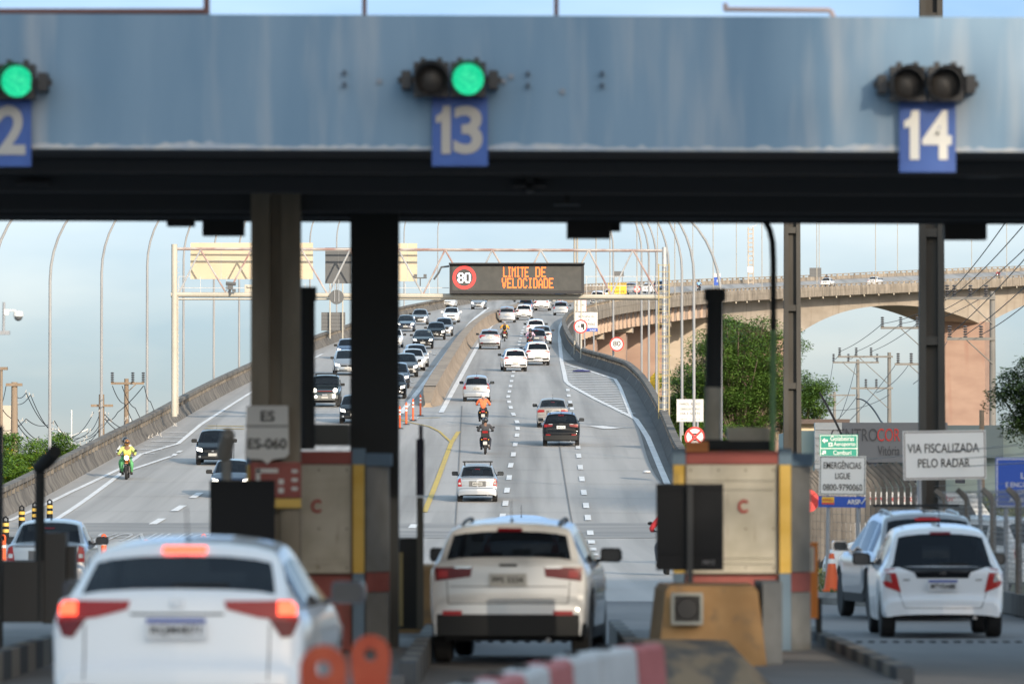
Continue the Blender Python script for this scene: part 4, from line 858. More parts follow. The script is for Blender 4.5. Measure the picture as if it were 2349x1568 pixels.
def roundsign(px,py,rpx,Y,label,content,postpx=None,ptop=None):
    c=at(px,py,Y); base=E(c.x,Y); r=empty('traffic_sign',(c.x,Y,base),0,label,'traffic sign'); z=c.z-base; rr=rpx*Y/F
    m=MB(); m.lathe([(rr,0),(rr,.03)],(0,0,z),'Y',28); m.obj('rim',SRED,r)
    m=MB(); m.lathe([(rr*.8,-.008),(rr*.8,.0)],(0,0,z),'Y',28); m.obj('face',SWB,r)
    if content=='80': text('80',(0,-.012,z+rr*.08),(rr*1.05,rr*.72),INK,r,bold=.015); text('km/h',(0,-.012,z-rr*.52),(rr*.55,rr*.2),INK,r)
    if content=='truck':
        m=MB(); m.box((.28*rr,-.015,z+.12*rr),(.5*rr,.008,.55*rr)); m.box((.42*rr,-.015,z-.32*rr),(.22*rr,.008,.3*rr)); m.box((-.42*rr,-.015,z+.0*rr),(.42*rr,.008,.1*rr)); m.prism([(-.3*rr,z+.18*rr),(-.08*rr,z),(-.3*rr,z-.18*rr)],-.019,-.011,'Y'); m.obj('pictogram',INK,r)
    if content=='nostop':
        m=MB(); m.box((0,-.015,z+.28*rr),(.55*rr,.008,.16*rr)); m.box((0,-.015,z-.28*rr),(.55*rr,.008,.16*rr)); m.box((-.22*rr,-.015,z),(.14*rr,.008,.56*rr)); m.obj('letter_bars',INK,r)
        for sg in (-1,1): m=MB(); m.box((0,-.022-.004*sg,z),(1.75*rr,.006,.2*rr),ry=sg*math.pi/4); m.obj('cross_bar',SRED,r)
    if postpx: x=(postpx-px)*Y/F; m=MB(); m.tube([(x,.06,-.3),(x,.06,z+(ptop or rr))],.06,8); m.obj('post',STEEL if Y<300 else GCREAM,r,True)
    return r
roundsign(1415,789,16.5,396,'round 80 km/h speed limit sign on a lamp post','80'); roundsign(1332,748.5,16,418,'round sign with arrow and truck on thin posts','truck',1333,3.5); roundsign(1594,1002,24,240,'large no-stopping sign with red cross above the right barrier','nostop',1594); roundsign(1461.5,663,7.5,745,'small distant no-stopping sign on the bridge','nostop',1461.5)
for i,px in enumerate((1318,1324)): 
    p=at(px,780,430+i*6); m=MB(); m.tube([(0,0,-.2),(0,0,14)],.075,8); tag(m.obj('tall_pole',LAMPD,True,loc=None) if False else m.obj('tall_pole',LAMPD,None,True,(p.x,430+i*6,E(p.x,430+i*6))),['left one of the twin tall poles by the truck sign','right one of the twin tall poles by the truck sign'][i],'pole')
dm=empty('warning_sign',at(1507,874,352),0,'yellow diamond warning sign half hidden by the tree','traffic sign'); m=MB(); m.box((0,0,0),(.95,.03,.95),ry=math.pi/4); m.obj('panel',SYEL,dm); m=MB(); m.tube([(0,.05,-7),(0,.05,.5)],.05,6); m.obj('post',STEEL,dm)
bk=backpanel(1857,1884,614,635,930,BRDG,'black square back of a sign high on the bridge',ribs=3); m=MB(); m.tube([(.6,.1,-2.5),(.6,.1,1.6)],.08,6); m.obj('post',STEEL,bk)
bk=backpanel(1406,1431,622,635,700,BRDG,'small dark sign back seen through the gantry truss',ribs=2); m=MB(); m.tube([(.5,.1,-2),(.5,.1,.6)],.06,6); m.tube([(-.5,.1,-2),(-.5,.1,.6)],.06,6); m.obj('post',STEEL,bk)
tw=empty('lattice_tower',(at(1722,650,925).x,925,E(at(1722,650,925).x,925)),0,'rusty lattice mast with a small camera on the bridge','mast'); m=MB(); ht=9.3
for a,b in ((-.4,-.3),(.4,-.3),(.4,.3),(-.4,.3)): m.box((a,b,ht/2),(.16,.16,ht))
for k in range(13): m.box((0,-.3,k*.72+.3),(.8,.08,.14)); m.box((0,.3,k*.72+.3),(.8,.08,.14))
m.obj('mast',BRC,tw); m=MB(); m.tube([(0,0,ht),(.9,0,ht+.3),(1.2,0,ht+1)],.05,6); m.box((1.5,0,ht+1.4),(.9,.4,.5)); m.obj('camera',SWB,tw); m=MB(); m.box((-.1,-.4,2.4),(.9,.3,.9)); m.obj('cabinet',SWB,tw)
rd=empty('red_sign',at(1852,1148,135),0,'red round sign edge peeping out beside the booth','traffic sign'); m=MB(); m.lathe([(.28,0),(.28,.03)],(0,0,0),'Y',20); m.obj('disc',SRED,rd); m=MB(); m.tube([(0,.05,-1.9),(0,.05,.2)],.035,6); m.obj('post',STEEL,rd)
# traffic cone
p=Vector((at(1908,1355,108).x,108,.15)); cn=empty('traffic_cone',p,0,'orange traffic cone with white collar on the grass verge','traffic cone'); m=MB(); m.box((0,0,.02),(.36,.36,.04)); m.lathe([(.15,.04),(.045,.72)],n=16); m.obj('cone',ORANGE,cn,True); m=MB(); m.lathe([(.078,.53),(.062,.62)],n=16); m.obj('collar',WREFL,cn,True)
# ---------------------------------------------------------------- fence
FC=mat('fence_concrete',(.09,.08,.072),.95,col2=(.18,.163,.145),scale=(4,4,.9),ramp=(.3,.7)); WIRE=mat('wire_grey',(.24,.24,.24),.6)
fn=empty('security_fence',(8.1,90,.1),0,'row of weathered concrete fence posts with angled tops and mesh','fence'); fo=Vector(fn.location)
FY=[86,90.8,95.6,101,106.2,111.4]+[114.2+i*1.75 for i in range(24)]
def fx(y): return 8.08 if y<112 else 8.08-.004*(y-112)
for y in FY:
    m=MB(); x=fx(y); h=1.80 if y<112 else 2.10; k=.45 if y<112 else 1
    m.tube([Vector((x,y,0))-fo,Vector((x,y,h+.05))-fo,Vector((x-.10*k,y,h+.05+.2*k))-fo,Vector((x-.40*k,y,h+.05+.48*k))-fo],[.075,.07,.068,.055],4); m.obj('post',FC,fn)
m=MB(); m.box(Vector((8.08,121,.22))-fo,(.16,72,.34)); m.obj('plinth',FC,fn)
m=MB()
for k in range(9):
    z=.55+k*.2; m.tube([Vector((fx(86),86,z))-fo,Vector((fx(156),156,z))-fo],.004,3)
for k in range(3): m.tube([Vector((8.08-.12-.14*k,86,2.45+.13*k))-fo,Vector((7.9-.12-.14*k,156,2.55+.13*k))-fo],.009,3)
y=86.0
while y<113:
    for sg in (-1,1): m.tube([Vector((8.08,y,.4))-fo,Vector((8.08,y+sg*1.6,2.05))-fo],.003,3,cap=False)
    y+=.16
mo=m.obj('wire_mesh',WIRE,fn); mo['kind']='stuff'
# ---------------------------------------------------------------- utility poles and wires
UC=mat('pole_concrete',(.17,.165,.155),.9,col2=(.23,.22,.205),scale=(1,1,.6)); UW=mat('pole_wood',(.23,.17,.12),.9,col2=(.30,.23,.17),scale=(2,2,.5)); INS=mat('insulator',(.10,.095,.10),.5); CAB=mat('cable_black',(.02,.02,.022),.6); INSW=mat('spacer_white',(.5,.48,.45),.5)
HC=mat('h_pole_concrete',(.04,.037,.033),.9,col2=(.075,.07,.062),scale=(1.5,1.5,.5),ramp=(.3,.7))
def insulator(m,p,h=.62):
    for k in range(5): m.lathe([(.05,h*k/5),(.12,h*(k+.4)/5),(.05,h*(k+.8)/5)],p,'Z',8)
def upole(px,ptop,Y,mtl,label,rad,arms=(),brace=True,bot=0):
    x=at(px,900,Y).x; zt_=at(px,ptop,Y).z; r=empty('utility_pole',(x,Y,bot),0,label,'utility pole'); m=MB(); m.tube([(0,0,-.3),(0,0,zt_-bot)],[rad*1.25,rad*.85],10); m.obj('pole',mtl,r,True)
    for (a0,a1,py,ins) in arms:
        z=at(px,py,Y).z-bot; xa,xb=(a0-px)*Y/F,(a1-px)*Y/F; m=MB(); m.box(((xa+xb)/2,-rad,z),(abs(xb-xa),.12,.13))
        if brace: 
            q=xa if abs(xa)>abs(xb) else xb; m.tube([(q*.6,-rad,z),(0,-rad,z-abs(q)*.55)],.03,5)
        m.obj('cross_arm',UC if mtl is not UW else UW,r)
        for pi in ins: m=MB(); insulator(m,((pi-px)*Y/F,-rad,z+.05)); m.obj('insulator',INS,r,True)
    return r
def hpole(px0,px1,Y,label,top,taper=.8):
    a,b=at(px0,1000,Y).x,at(px1,1000,Y).x; w2=(b-a)/2; r=empty('concrete_pole',((a+b)/2,Y,0),0,label,'utility pole'); m=MB()
    rows=[]; 
    for s in (-1,1): 
        m.add([(s*w2,-.16,0),(s*w2*.45,-.16,0),(s*w2*.45,.16,0),(s*w2,.16,0),(s*w2*taper,-.14,top),(s*w2*.4,-.14,top),(s*w2*.4,.14,top),(s*w2*taper,.14,top)],[(0,1,5,4),(1,2,6,5),(2,3,7,6),(3,0,4,7),(4,5,6,7)])
    m.box((0,.06,top/2),(w2*1.0,.07,top)); z=.8
    while z<top: m.box((0,-.02,z),(w2*.95,.2,.16)); z+=2.05
    m.obj('pole',HC,r); return r
hpole(1796,1839,150,'slim H-section concrete pole left of the wide one',13.5); hpole(2106,2169,108,'wide H-section concrete pole behind the radar sign, rising above the canopy',13.2)
upole(2277,668,277,UC,'tall round concrete pole beside the dark tree at the right',.16,[(2168,2283,684,(2173,2189,2226,2262)),(2172,2283,777,(2178,2214,2250))])
upole(2132,735,330,UC,'concrete pole hidden behind the wide H-section pole',.15,[(2020,2140,752,(2024,2066,2104)),(2052,2140,835,(2060,2090))])
upole(2040,808,400,UC,'concrete pole with one-sided cross arms behind the green sign',.15,[(1922,2048,818,(1926,1964,1998)),(1952,2048,890,(1986,2010))]); upole(1968,824,428,UC,'concrete pole with a T cross arm left of the taller one',.14,[(1910,2016,831,(1912,1946,2012))]); upole(1914,898,520,UC,'farthest thin concrete pole left of the green sign',.15,[(1900,1962,906,())])
upole(2252,940,200,UW,'dark wooden pole between the pier and the round pole',.10,())
upole(290,868,330,UW,'wooden pole with a wide T cross arm behind the left barrier',.15,[(255,331,879,(258,305,329))]); upole(233,904,300,UW,'short thick wooden pole left of the T pole',.17,[(209,260,930,())],False); upole(33,876,255,UW,'wooden pole with a thin T bracket near the left edge',.16,[(14,52,882,())],False); upole(3,842,245,UW,'pole with a street light cut by the left edge',.07,[(1,18,845,())],False)
WN=['upper','second','third','fourth','fifth','sixth','seventh','eighth']
def wire(pts,label,Y0_,Y1_,sag=0,r=.019,grp='overhead cables'):
    n=14; P=[]
    for i in range(len(pts)-1):
        a,b=pts[i],pts[i+1]; ya=Y0_+(Y1_-Y0_)*i/(len(pts)-1); yb=Y0_+(Y1_-Y0_)*(i+1)/(len(pts)-1); A=at(a[0],a[1],ya); B=at(b[0],b[1],yb)
        sg=(b[2] if len(b)>2 else sag)*(ya+yb)/2/F
        for k in range(n+(1 if i==len(pts)-2 else 0)):
            t=k/n; q=A+(B-A)*t; q.z-=sg*4*t*(1-t); P.append(q)
    m=MB(); o0=P[0]; m.tube([p-o0 for p in P],r,4,cap=False); o=m.obj('power_line',CAB,None,True,o0); tag(o,label,'cable',grp); return o
for i,(a,b) in enumerate((((1926,806),(2024,742)),((1964,806),(2066,742)),((1998,806),(2104,742)),((1912,822),(1926,808)),((1946,822),(1964,808)),((2012,822),(1998,808)))): wire([a,b],'cable between the T-arm pole and the right poles, '+WN[i]+' from the left',428 if i>2 else 400,400 if i>2 else 330,6)
for i,(a,b) in enumerate((((2024,742),(2189,676)),((2066,742),(2226,676)),((2104,742),(2262,676)))): wire([a,b],'rising cable toward the round pole at the right, '+WN[i]+' from the left',330,277,10)
for i,(a,b) in enumerate((((2173,676),(2310,505)),((2189,676),(2345,520)),((2226,676),(2400,520)),((2178,768),(2380,560)),((2214,768),(2400,610)),((2250,768),(2420,640)))): wire([a,b],'cable leaving the round pole to the upper right, '+WN[i]+' in order',277,190,8)
for i,(a,b) in enumerate((((2060,828),(1900,1010)),((1912,824),(1890,930)),((1964,832),(1925,960)),((2173,782),(2095,880)),((2090,828),(2010,900)),((2040,905),(1905,940)),((1968,905),(1880,990)))): wire([a,b],'slack low cable over the green sign, '+WN[i]+' one',380,330,12,.02)
for i in range(7): wire([(2000,1000+i*9),(2150,985+i*11),(2290,1000+i*8)],'low dark cable in front of the grey building, '+WN[i]+' from the top',230,220,6,.016)
wire([(1880,900),(1950,1040),(2010,1080)],'leaning brown cable stay in front of the grey building',215,215,-6,.06)
wire([(2050,1050),(2020,965),(1965,915)],'curved lamp arm rising over the green sign',260,380,-14,.05)
pl=[((14,884),(0,930)),((33,905),(60,900),(130,985,22),(205,990,18),(233,935)),((33,925),(70,905),(140,1000,22),(215,945,24)),((0,930),(40,960,10),(90,1010,8),(190,1000,12),(240,950,18)),((33,960),(80,1010,10),(128,1000,8),(180,1022,14),(232,975,14)),((0,985),(60,960,12),(125,965,14),(190,1010,18),(250,960)),((60,1000),(100,1040,10),(160,1055,6),(215,1020,14)),((150,1000),(190,1040,12),(240,1010,14),(290,960,20)),((240,950),(290,985,6),(350,1000,8),(395,975,10)),((240,960),(300,1000,8),(370,990,6)),((258,885),(286,925),(330,1010,6)),((331,885),(345,920),(375,985,4)),((280,885),(310,935),(345,995,4)),((329,885),(270,945,4),(240,960)),((0,1010),(50,1005,14),(90,1000,10)),((205,1010),(225,1060,16),(280,1010,20),(320,970))]
for i,p in enumerate(pl): wire(p,'tangled black cable at the left, strand '+['one','two','three','four','five','six','seven','eight','nine','ten','eleven','twelve','thirteen','fourteen','fifteen','sixteen'][i]+' of the drooping bundle',262,315,10,.02,'drooping cables at the left')
m=MB(); random.seed(5)
for p in pl[1:10]:
    for q in p:
        for k in range(2): c=at(q[0]+random.uniform(-9,9),q[1]+random.uniform(-3,10),285); m.box(c,(.12,.03,.03),ry=random.uniform(-1,1)); m.box(c+Vector((0,0,.07)),(.03,.03,.14),ry=random.uniform(-.6,.6))
o=m.obj('cable_spacers',INSW); tag(o,'pale spacers and insulators scattered on the drooping cables','spacers',kind='stuff')
# cctv at left edge
cc=empty('cctv_camera',at(8,760,120),0,'white dome camera on a short mast at the left edge','camera'); o0=Vector(cc.location); m=MB(); m.tube([at(9,693,120)-o0,at(8,760,120)-o0],.028,8); m.box(at(-10,763,120)-o0,(.6,.15,.08)); m.tube([at(-35,763,120)-o0,at(-35,1300,120)-o0],.08,8); m.obj('mast',STEEL,cc,True)
m=MB(); m.tube([at(14,716,120)-o0,at(22,712,120)-o0,at(33,712,120)-o0,at(41,718,120)-o0],.022,8); m.box(at(15,716,120)-o0,(.1,.1,.12)); m.obj('bracket',SWB,cc,True); m=MB(); m.lathe([(.03,.10),(.1,.07),(.11,-.02),(.095,-.03)],at(42,723,120)-o0,'Z',14); m.obj('dome',SWB,cc,True); m=MB(); m.ball(at(42,727,120)-o0,(.09,.09,.085),12); m.obj('lens',BRDG,cc,True)
# ---------------------------------------------------------------- background buildings and parked vehicles
cl=empty('clinic_building',(17,225,0),0,'grey shop building with CENTROCOR lettering behind the fence','building'); o0=Vector((17,225,0)); BY=220.0; s_=BY/F
def bq(px,py,d=0): return at(px,py,BY+d)-o0
m=MB(); m.box(Vector((16.6,226,2.4))-o0,(11.5,11,4.4)); m.obj('wall',mat('wall_mint',(.33,.40,.37),.8),cl)
a=bq(1930,1060); b=bq(2172,969); m=MB(); m.box(((a.x+b.x)/2,-5.1,(a.z+b.z)/2),(b.x-a.x,.6,b.z-a.z)); m.obj('fascia',mat('clinic_grey',(.17,.175,.185),.7),cl)
a=bq(1868,1085); b=bq(1930,969); m=MB(); m.box(((a.x+b.x)/2,-5.1,(a.z+b.z)/2),(b.x-a.x,.6,b.z-a.z)); 
for k in range(6): m.box(((a.x+b.x)/2,-5.42,a.z+.2+k*.3),(b.x-a.x,.04,.05))
m.obj('white_panel',mat('clinic_white',(.55,.55,.53),.7),cl)
a=bq(2172,1050); b=bq(2300,975); m=MB(); m.box(((a.x+b.x)/2,-5.0,(a.z+b.z)/2),(b.x-a.x,.5,b.z-a.z)); m.obj('side_fascia',mat('clinic_green_grey',(.18,.22,.22),.7),cl)
for px,py,w2,h2 in ((1990,1085,45,50),(2085,1085,30,44),(1885,1110,26,40),(2200,1085,22,46)): m=MB(); c=bq(px,py); m.box((c.x,-5.52,c.z),(w2*s_,.1,h2*s_)); m.obj('window',mat('clinic_glass',(.03,.04,.06),.15),cl)
LG=mat('letter_grey',(.075,.075,.08),.6)
c=bq(1958,997); text('CENTRO',(c.x,-5.43,c.z),(106*s_,29*s_),LG,cl); c=bq(2037,997); text('COR',(c.x,-5.43,c.z),(52*s_,29*s_),SRED,cl); c=bq(2037,1033); text('Vitória',(c.x,-5.43,c.z),(50*s_,22*s_),LG,cl)
c=bq(1891,1003); m=MB(); m.prism([(c.x-.22,c.z-.06),(c.x-.05,c.z+.12),(c.x+.2,c.z+.05),(c.x+.1,c.z-.08)],-5.47,-5.44,'Y'); m.obj('logo',SRED,cl)
hs_=empty('house',(at(1880,950,300).x,305,0),0,'small cream house with dark roof edge behind the bare shrub','house'); m=MB(); m.box((0,0,3),(1.9,5,6)); m.obj('wall',mat('house_cream',(.62,.50,.34),.8),hs_); m=MB(); m.box((.1,-.2,6.1),(3.2,6,.25)); m.obj('roof',mat('roof_dark',(.10,.075,.065),.8),hs_)
tb_=empty('tower_block',(at(22,930,2500).x,2500,0),0,'pale tower block with green base beyond the cables at the left edge','building'); m=MB(); m.box((0,0,22),(6.4,10,44)); m.obj('wall',mat('block_cream',(.50,.45,.37),.8),tb_); m=MB(); m.box((.1,-.6,15),(7.0,10,30)); m.obj('base',mat('block_green',(.2,.35,.26),.8),tb_)
kk=None and empty('roadside_hut',(at(2,1090,215).x,216,0),0,'dark grey hut edge at the left border','hut'); 
for i,(px,hh) in enumerate(((166,7.6),(300-2,6.9))):
    pass
for i,(px,pt) in enumerate(((164,940),(299,960))):
    x=at(px,1000,420).x; zt_=at(px,pt,420).z; r=empty('park_lamp',(x,420,0),0,['distant white lamp mast with arms, left one','distant white lamp mast with arms, right one'][i],'street lamp','distant white lamp masts'); m=MB(); m.tube([(0,0,0),(0,0,zt_)],.05,8)
    for s in (-1,1): m.tube([(0,0,zt_-1.9),(s*.8,0,zt_-1.6)],.025,6); m.box((s*1.0,0,zt_-1.5),(.5,.2,.08),ry=-s*.4)
    m.obj('mast',SWB,r)
# passenger van behind fence
vn=empty('parked_van',(at(2100,1180,165).x,166,.05),0,'white van with red web lettering parked behind the fence','van'); m=MB(); m.prism([(-2.5,.35),(2.45,.35),(2.5,1.0),(2.3,1.25),(1.75,2.05),(-2.4,2.1),(-2.55,1.9)],-.9,.9,'Y'); m.obj('body',WHITE,vn)
m=MB(); m.prism([(-2.2,1.2),(1.9,1.2),(1.6,1.72),(-2.2,1.72)],-.93,.93,'Y'); m.obj('window',GLASS,vn)
for x in (-1.6,1.6):
    for y in (-.8,.8): m=MB(); m.lathe([(.2,-.1),(.33,-.1),(.33,.1),(.2,.1)],(x,y,.33),'Y',16); m.obj('wheel',RUBBER,vn)
text('www.centrocormd.br',(-.2,-.935,1.90),(2.7,.17),SRED,vn)
m=MB(); m.prism([(-30,0),(30,0),(30,1.2),(-30,1.2)],0,.25,'Y'); tag(m.obj('boundary_wall',mat('wall_white',(.52,.52,.50),.8),loc=(42,176,0)),'low white boundary wall beneath the hedge','wall')
# ---------------------------------------------------------------- vegetation
def leafmat(n,c1,c2,sc):
    m=mat(n,c1,.55,col2=c2,scale=(sc,sc,sc),ramp=(.3,.72),noise2=(tuple(x*.45 for x in c1),(sc*3,sc*3,sc*3),(.55,.7))); b=m.node_tree.nodes['Principled BSDF']; b.inputs['Transmission Weight'].default_value=0; b.inputs['Specular IOR Level'].default_value=.3
    return m
LF1=leafmat('leaf_green',(.05,.115,.018),(.13,.225,.042),1.1); LF2=leafmat('leaf_dark',(.02,.045,.012),(.05,.085,.025),2); LF3=leafmat('leaf_shrub',(.06,.135,.012),(.17,.29,.03),1.6); LF4=leafmat('leaf_yellowish',(.12,.15,.03),(.24,.26,.06),2)
BARK=mat('bark',(.10,.075,.055),.9,col2=(.16,.13,.10),scale=(3,3,1)); TWIG=mat('dry_twig',(.20,.16,.13),.9)
FLOW=mat('yellow_flower',(.75,.48,.02),.6)
def leaves(m,c,rad,n,sz,rnd,flat=.6,droop=0):
    for _ in range(n):
        u=Vector((rnd.gauss(0,1),rnd.gauss(0,1),rnd.gauss(0,1))).normalized()*(rnd.random()**.4)
        p=Vector(c)+Vector((u.x*rad[0],u.y*rad[1],u.z*rad[2])); a=rnd.uniform(0,6.28); t=rnd.gauss(0,flat)
        d=Vector((math.cos(a),math.sin(a),t-droop)).normalized(); s=Vector((-math.sin(a),math.cos(a),rnd.gauss(0,.4))).normalized(); L=sz*rnd.uniform(.7,1.4)
        m.add([p-s*L*.28,p+d*L*.5-s*L*.1,p+d*L,p+d*L*.5+s*L*.3],[(0,1,2,3)])
def tree(name,base,h,crown,label,lm,seed,nclump,nleaf,sz,trunk=.25,cat='tree',grp=None,flowers=0):
    rnd=random.Random(seed); r=empty(name,base,0,label,cat,grp); tm=MB(); cm=MB(); cx,cy,cz_,rx,ry,rz=crown
    tm.tube([(0,0,-.2),(cx*.3,cy*.3,cz_*.5),(cx,cy,cz_+rz*.3)],[trunk,trunk*.75,trunk*.3],8)
    fl=MB()
    for k in range(nclump):
        u=Vector((rnd.gauss(0,1),rnd.gauss(0,1),rnd.gauss(0,.9))).normalized()*rnd.uniform(.35,1.0)
        c=Vector((cx+u.x*rx,cy+u.y*ry,cz_+u.z*rz)); q=rnd.uniform(.7,1.25)
        if k%3==0: tm.tube([(cx*.4,cy*.4,max(.3,cz_*.55)),(cx+(c.x-cx)*.5,cy+(c.y-cy)*.5,(cz_*.55+c.z)/2+.2),tuple(c)],[trunk*.4,trunk*.25,trunk*.08],5)
        leaves(cm,c,(rx*.19*q+.2,ry*.19*q+.2,rz*.085*q+.10),nleaf,sz,rnd,.35,.25)
        if flowers and rnd.random()<flowers: leaves(fl,c+Vector((0,-ry*.2,rz*.12)),(rx*.1,ry*.1,rz*.08),14,sz*.8,rnd)
    tm.obj('trunk',BARK,r,True); cm.obj('crown',lm,r,fix=False)
    if flowers and fl.v: fl.obj('flowers',FLOW,r,fix=False)
    return r
def tz(px,py,Y): return at(px,py,Y)
p=tz(1690,900,345); tree('broadleaf_tree',(p.x,345,0),11,(0,0,8.6,4.8,3.6,4.9),'big feathery green tree in front of the bridge pier',LF1,11,260,330,.17,.35)
p=tz(1580,900,350); tree('broadleaf_tree',(p.x,350,0),9,(0,0,7.0,2.3,2.6,3.4),'lower green tree behind the right barrier lamps',LF1,12,90,300,.17,.25)
p=tz(1838,900,348); tree('broadleaf_tree',(p.x,348,0),9,(0,0,7.4,2.0,2.2,3.4),'green tree crown right of the slim H pole',LF1,13,75,300,.17,.25)
p=tz(1660,1000,330); tree('shrub',(p.x,331,0),5,(0,0,4.2,3.6,2.0,2.6),'bright shrub with yellow flowers below the big tree',LF3,14,100,200,.16,.15,'shrub',None,.14)
p=tz(2395,930,160); tree('evergreen_tree',(p.x,160,0),6,(0,0,4.75,1.45,1.5,1.55),'dark dense tree at the right edge',LF2,15,130,170,.12,.16)
p=tz(2055,980,330); tree('distant_tree',(p.x,335,0),6,(0,0,4.3,1.4,1.5,1.7),'yellow green treetop behind the grey building',LF4,16,34,70,.26,.16)
p=tz(60,1060,250); tree('shrub',(p.x-.8,250,0),5,(0,0,3.0,1.8,2.0,2.0),'green flowering shrub at the left edge behind the barrier',LF3,17,140,170,.15,.1,'shrub','flowering shrubs at the left',.12)
p=tz(150,1070,262); tree('shrub',(p.x-.9,266,0),5,(0,0,3.4,1.6,2.2,1.7),'green flowering shrub around the nearest full lamp post',LF3,18,120,170,.15,.1,'shrub','flowering shrubs at the left',.12)
p=tz(100,1090,238); tree('shrub',(p.x-1.3,238,0),4,(0,0,2.3,1.5,2,1.5),'low green shrub closest to the left barrier',LF3,19,100,170,.15,.1,'shrub','flowering shrubs at the left',.1)
p=tz(180,1000,300); tree('shrub',(p.x,301,0),4,(0,0,3.4,1.1,1,1.3),'thin twiggy shrub behind the flowering ones',LF2,20,14,40,.22,.12,'shrub')
# bare shrub
def bare(base,label,seed,h,n):
    rnd=random.Random(seed); r=empty('bare_shrub',base,0,label,'shrub'); m=MB()
    def br_(p,d,L,rad,lev):
        q=p+d*L; mid=p+d*L*.5+Vector((rnd.gauss(0,.06),rnd.gauss(0,.06),rnd.gauss(0,.04)))*L
        m.tube([p,mid,q],[rad,rad*.8,rad*.6],4,cap=False)
        if lev<4:
            for _ in range(rnd.choice((2,3))): br_(q if rnd.random()<.7 else mid,(d+Vector((rnd.gauss(0,.45),rnd.gauss(0,.45),rnd.gauss(.1,.35)))).normalized(),L*rnd.uniform(.6,.85),rad*.62,lev+1)
    for _ in range(n): br_(Vector((rnd.gauss(0,.2),rnd.gauss(0,.2),0)),Vector((rnd.gauss(0,.35),rnd.gauss(0,.35),1)).normalized(),h*.32,.045,0)
    m.obj('branches',TWIG,r)
p=at(1745,1030,330); bare((p.x,326,1.6),'leafless grey shrub in front of the big tree',3,5.2,7)
p=at(1868,1080,175); bare((p.x,176,.8),'leafless twiggy shrub beside the green sign',4,3.0,6)
def hedge(x0,x1,y,z0,z1,label,seed,n):
    rnd=random.Random(seed); m=MB()
    for _ in range(n):
        c=(rnd.uniform(x0,x1),y+rnd.uniform(-.4,.4),z0+(z1-z0)*rnd.random()**.8); leaves(m,c,(.25,.25,.2),7,.14,rnd)
    tag(m.obj('hedge',LF4,fix=False),label,'hedge')
hedge(at(2190,1200,178).x,at(2420,1200,178).x,178,1.1,2.0,'clipped yellow green hedge above the white wall',6,700)
# palm
pm=empty('palm',(at(1992,1070,190).x,190,0),0,'small dark palm between the green sign and the radar sign','palm'); m=MB(); m.tube([(0,0,0),(.05,0,2.6)],[.1,.08],8); m.obj('trunk',BARK,pm,True); m=MB(); rnd=random.Random(8)
for k in range(16):
    a=2*math.pi*k/16+rnd.uniform(-.2,.2); el=rnd.uniform(.1,1.0)
    for t in range(9):
        f=t/8; px_=Vector((math.cos(a)*f*1.1,math.sin(a)*f*1.1,2.6+math.sin(el)*f*.9-f*f*.75))
        for s in (-1,1): d=Vector((-math.sin(a)*s,math.cos(a)*s,-.35)); m.add([px_,px_+d*.28+Vector((math.cos(a),math.sin(a),0))*.08,px_+Vector((math.cos(a),math.sin(a),0))*.05],[(0,1,2)])
m.obj('fronds',LF2,pm,fix=False)
# ---------------------------------------------------------------- cars
def interp(pts,y):
    if y<=pts[0][0]: return pts[0][1]
    for a,b in zip(pts,pts[1:]):
        if y<=b[0]: return a[1]+(b[1]-a[1])*(y-a[0])/max(1e-6,b[0]-a[0])
    return pts[-1][1]
def roundprof(P,r=.09):
    out=[P[0]]
    for a,b,c in zip(P,P[1:],P[2:]):
        A,B,C=Vector(a),Vector(b),Vector(c); d1=min(r,(A-B).length*.42); d2=min(r,(C-B).length*.42)
        p=B+(A-B).normalized()*d1; q=B+(C-B).normalized()*d2; out+=[tuple(p),tuple(p*.25+B*.5+q*.25),tuple(q)]
    return out+[P[-1]]
# spec: L,W,H, top profile (rear bumper -> front bumper), rear glass z0,z1, belt z, glass y windows
def hatch(L=3.8,W=1.65,H=1.48,zb=.93,tail=.06,rgy=.42,hood=.98,wsb=.99,roofr=.55,roof_peak=1.5,wst=2.05,bump=.60,gl0=None,gw=.74,cl=.22,r=.30,wy=(.62,None),rake=0):
    gl0=gl0 or zb+.04; wyf=wy[1] or L-.78
    tail=max(tail,.10)
    P=[(0,.30),(.008,bump-.14),(.022,bump-.045),(.07,bump-.005),(tail,gl0-.03),(tail+.05,gl0),(rgy,H-.13),(roofr,H-.055),(roof_peak,H),(wst,H-.05),(L-hood+.0,wsb),(L-hood+.12,wsb-.03),(L-.28,.80),(L-.1,.70),(L-.02,.48),(L,.30)]
    return dict(L=L,W=W,H=H,zb=zb,P=P,rg=(tail+.05,rgy),ws=(wst,L-hood),gw=gw,cl=cl,r=r,wy=(wy[0],wyf),gl0=gl0,trunk=None)
def suvspec(**k):
    d=dict(L=4.3,W=1.8,H=1.62,zb=1.05,tail=.10,rgy=.45,hood=1.25,wsb=1.08,roofr=.55,roof_peak=1.7,wst=2.15,bump=.66,gw=.76,cl=.26,r=.34,wy=(.78,None)); d.update(k); s=hatch(**d)
    L=s['L']; s['P'][-4:]=[(L-.22,.97),(L-.06,.85),(L-.01,.5),(L,.34)]; return s
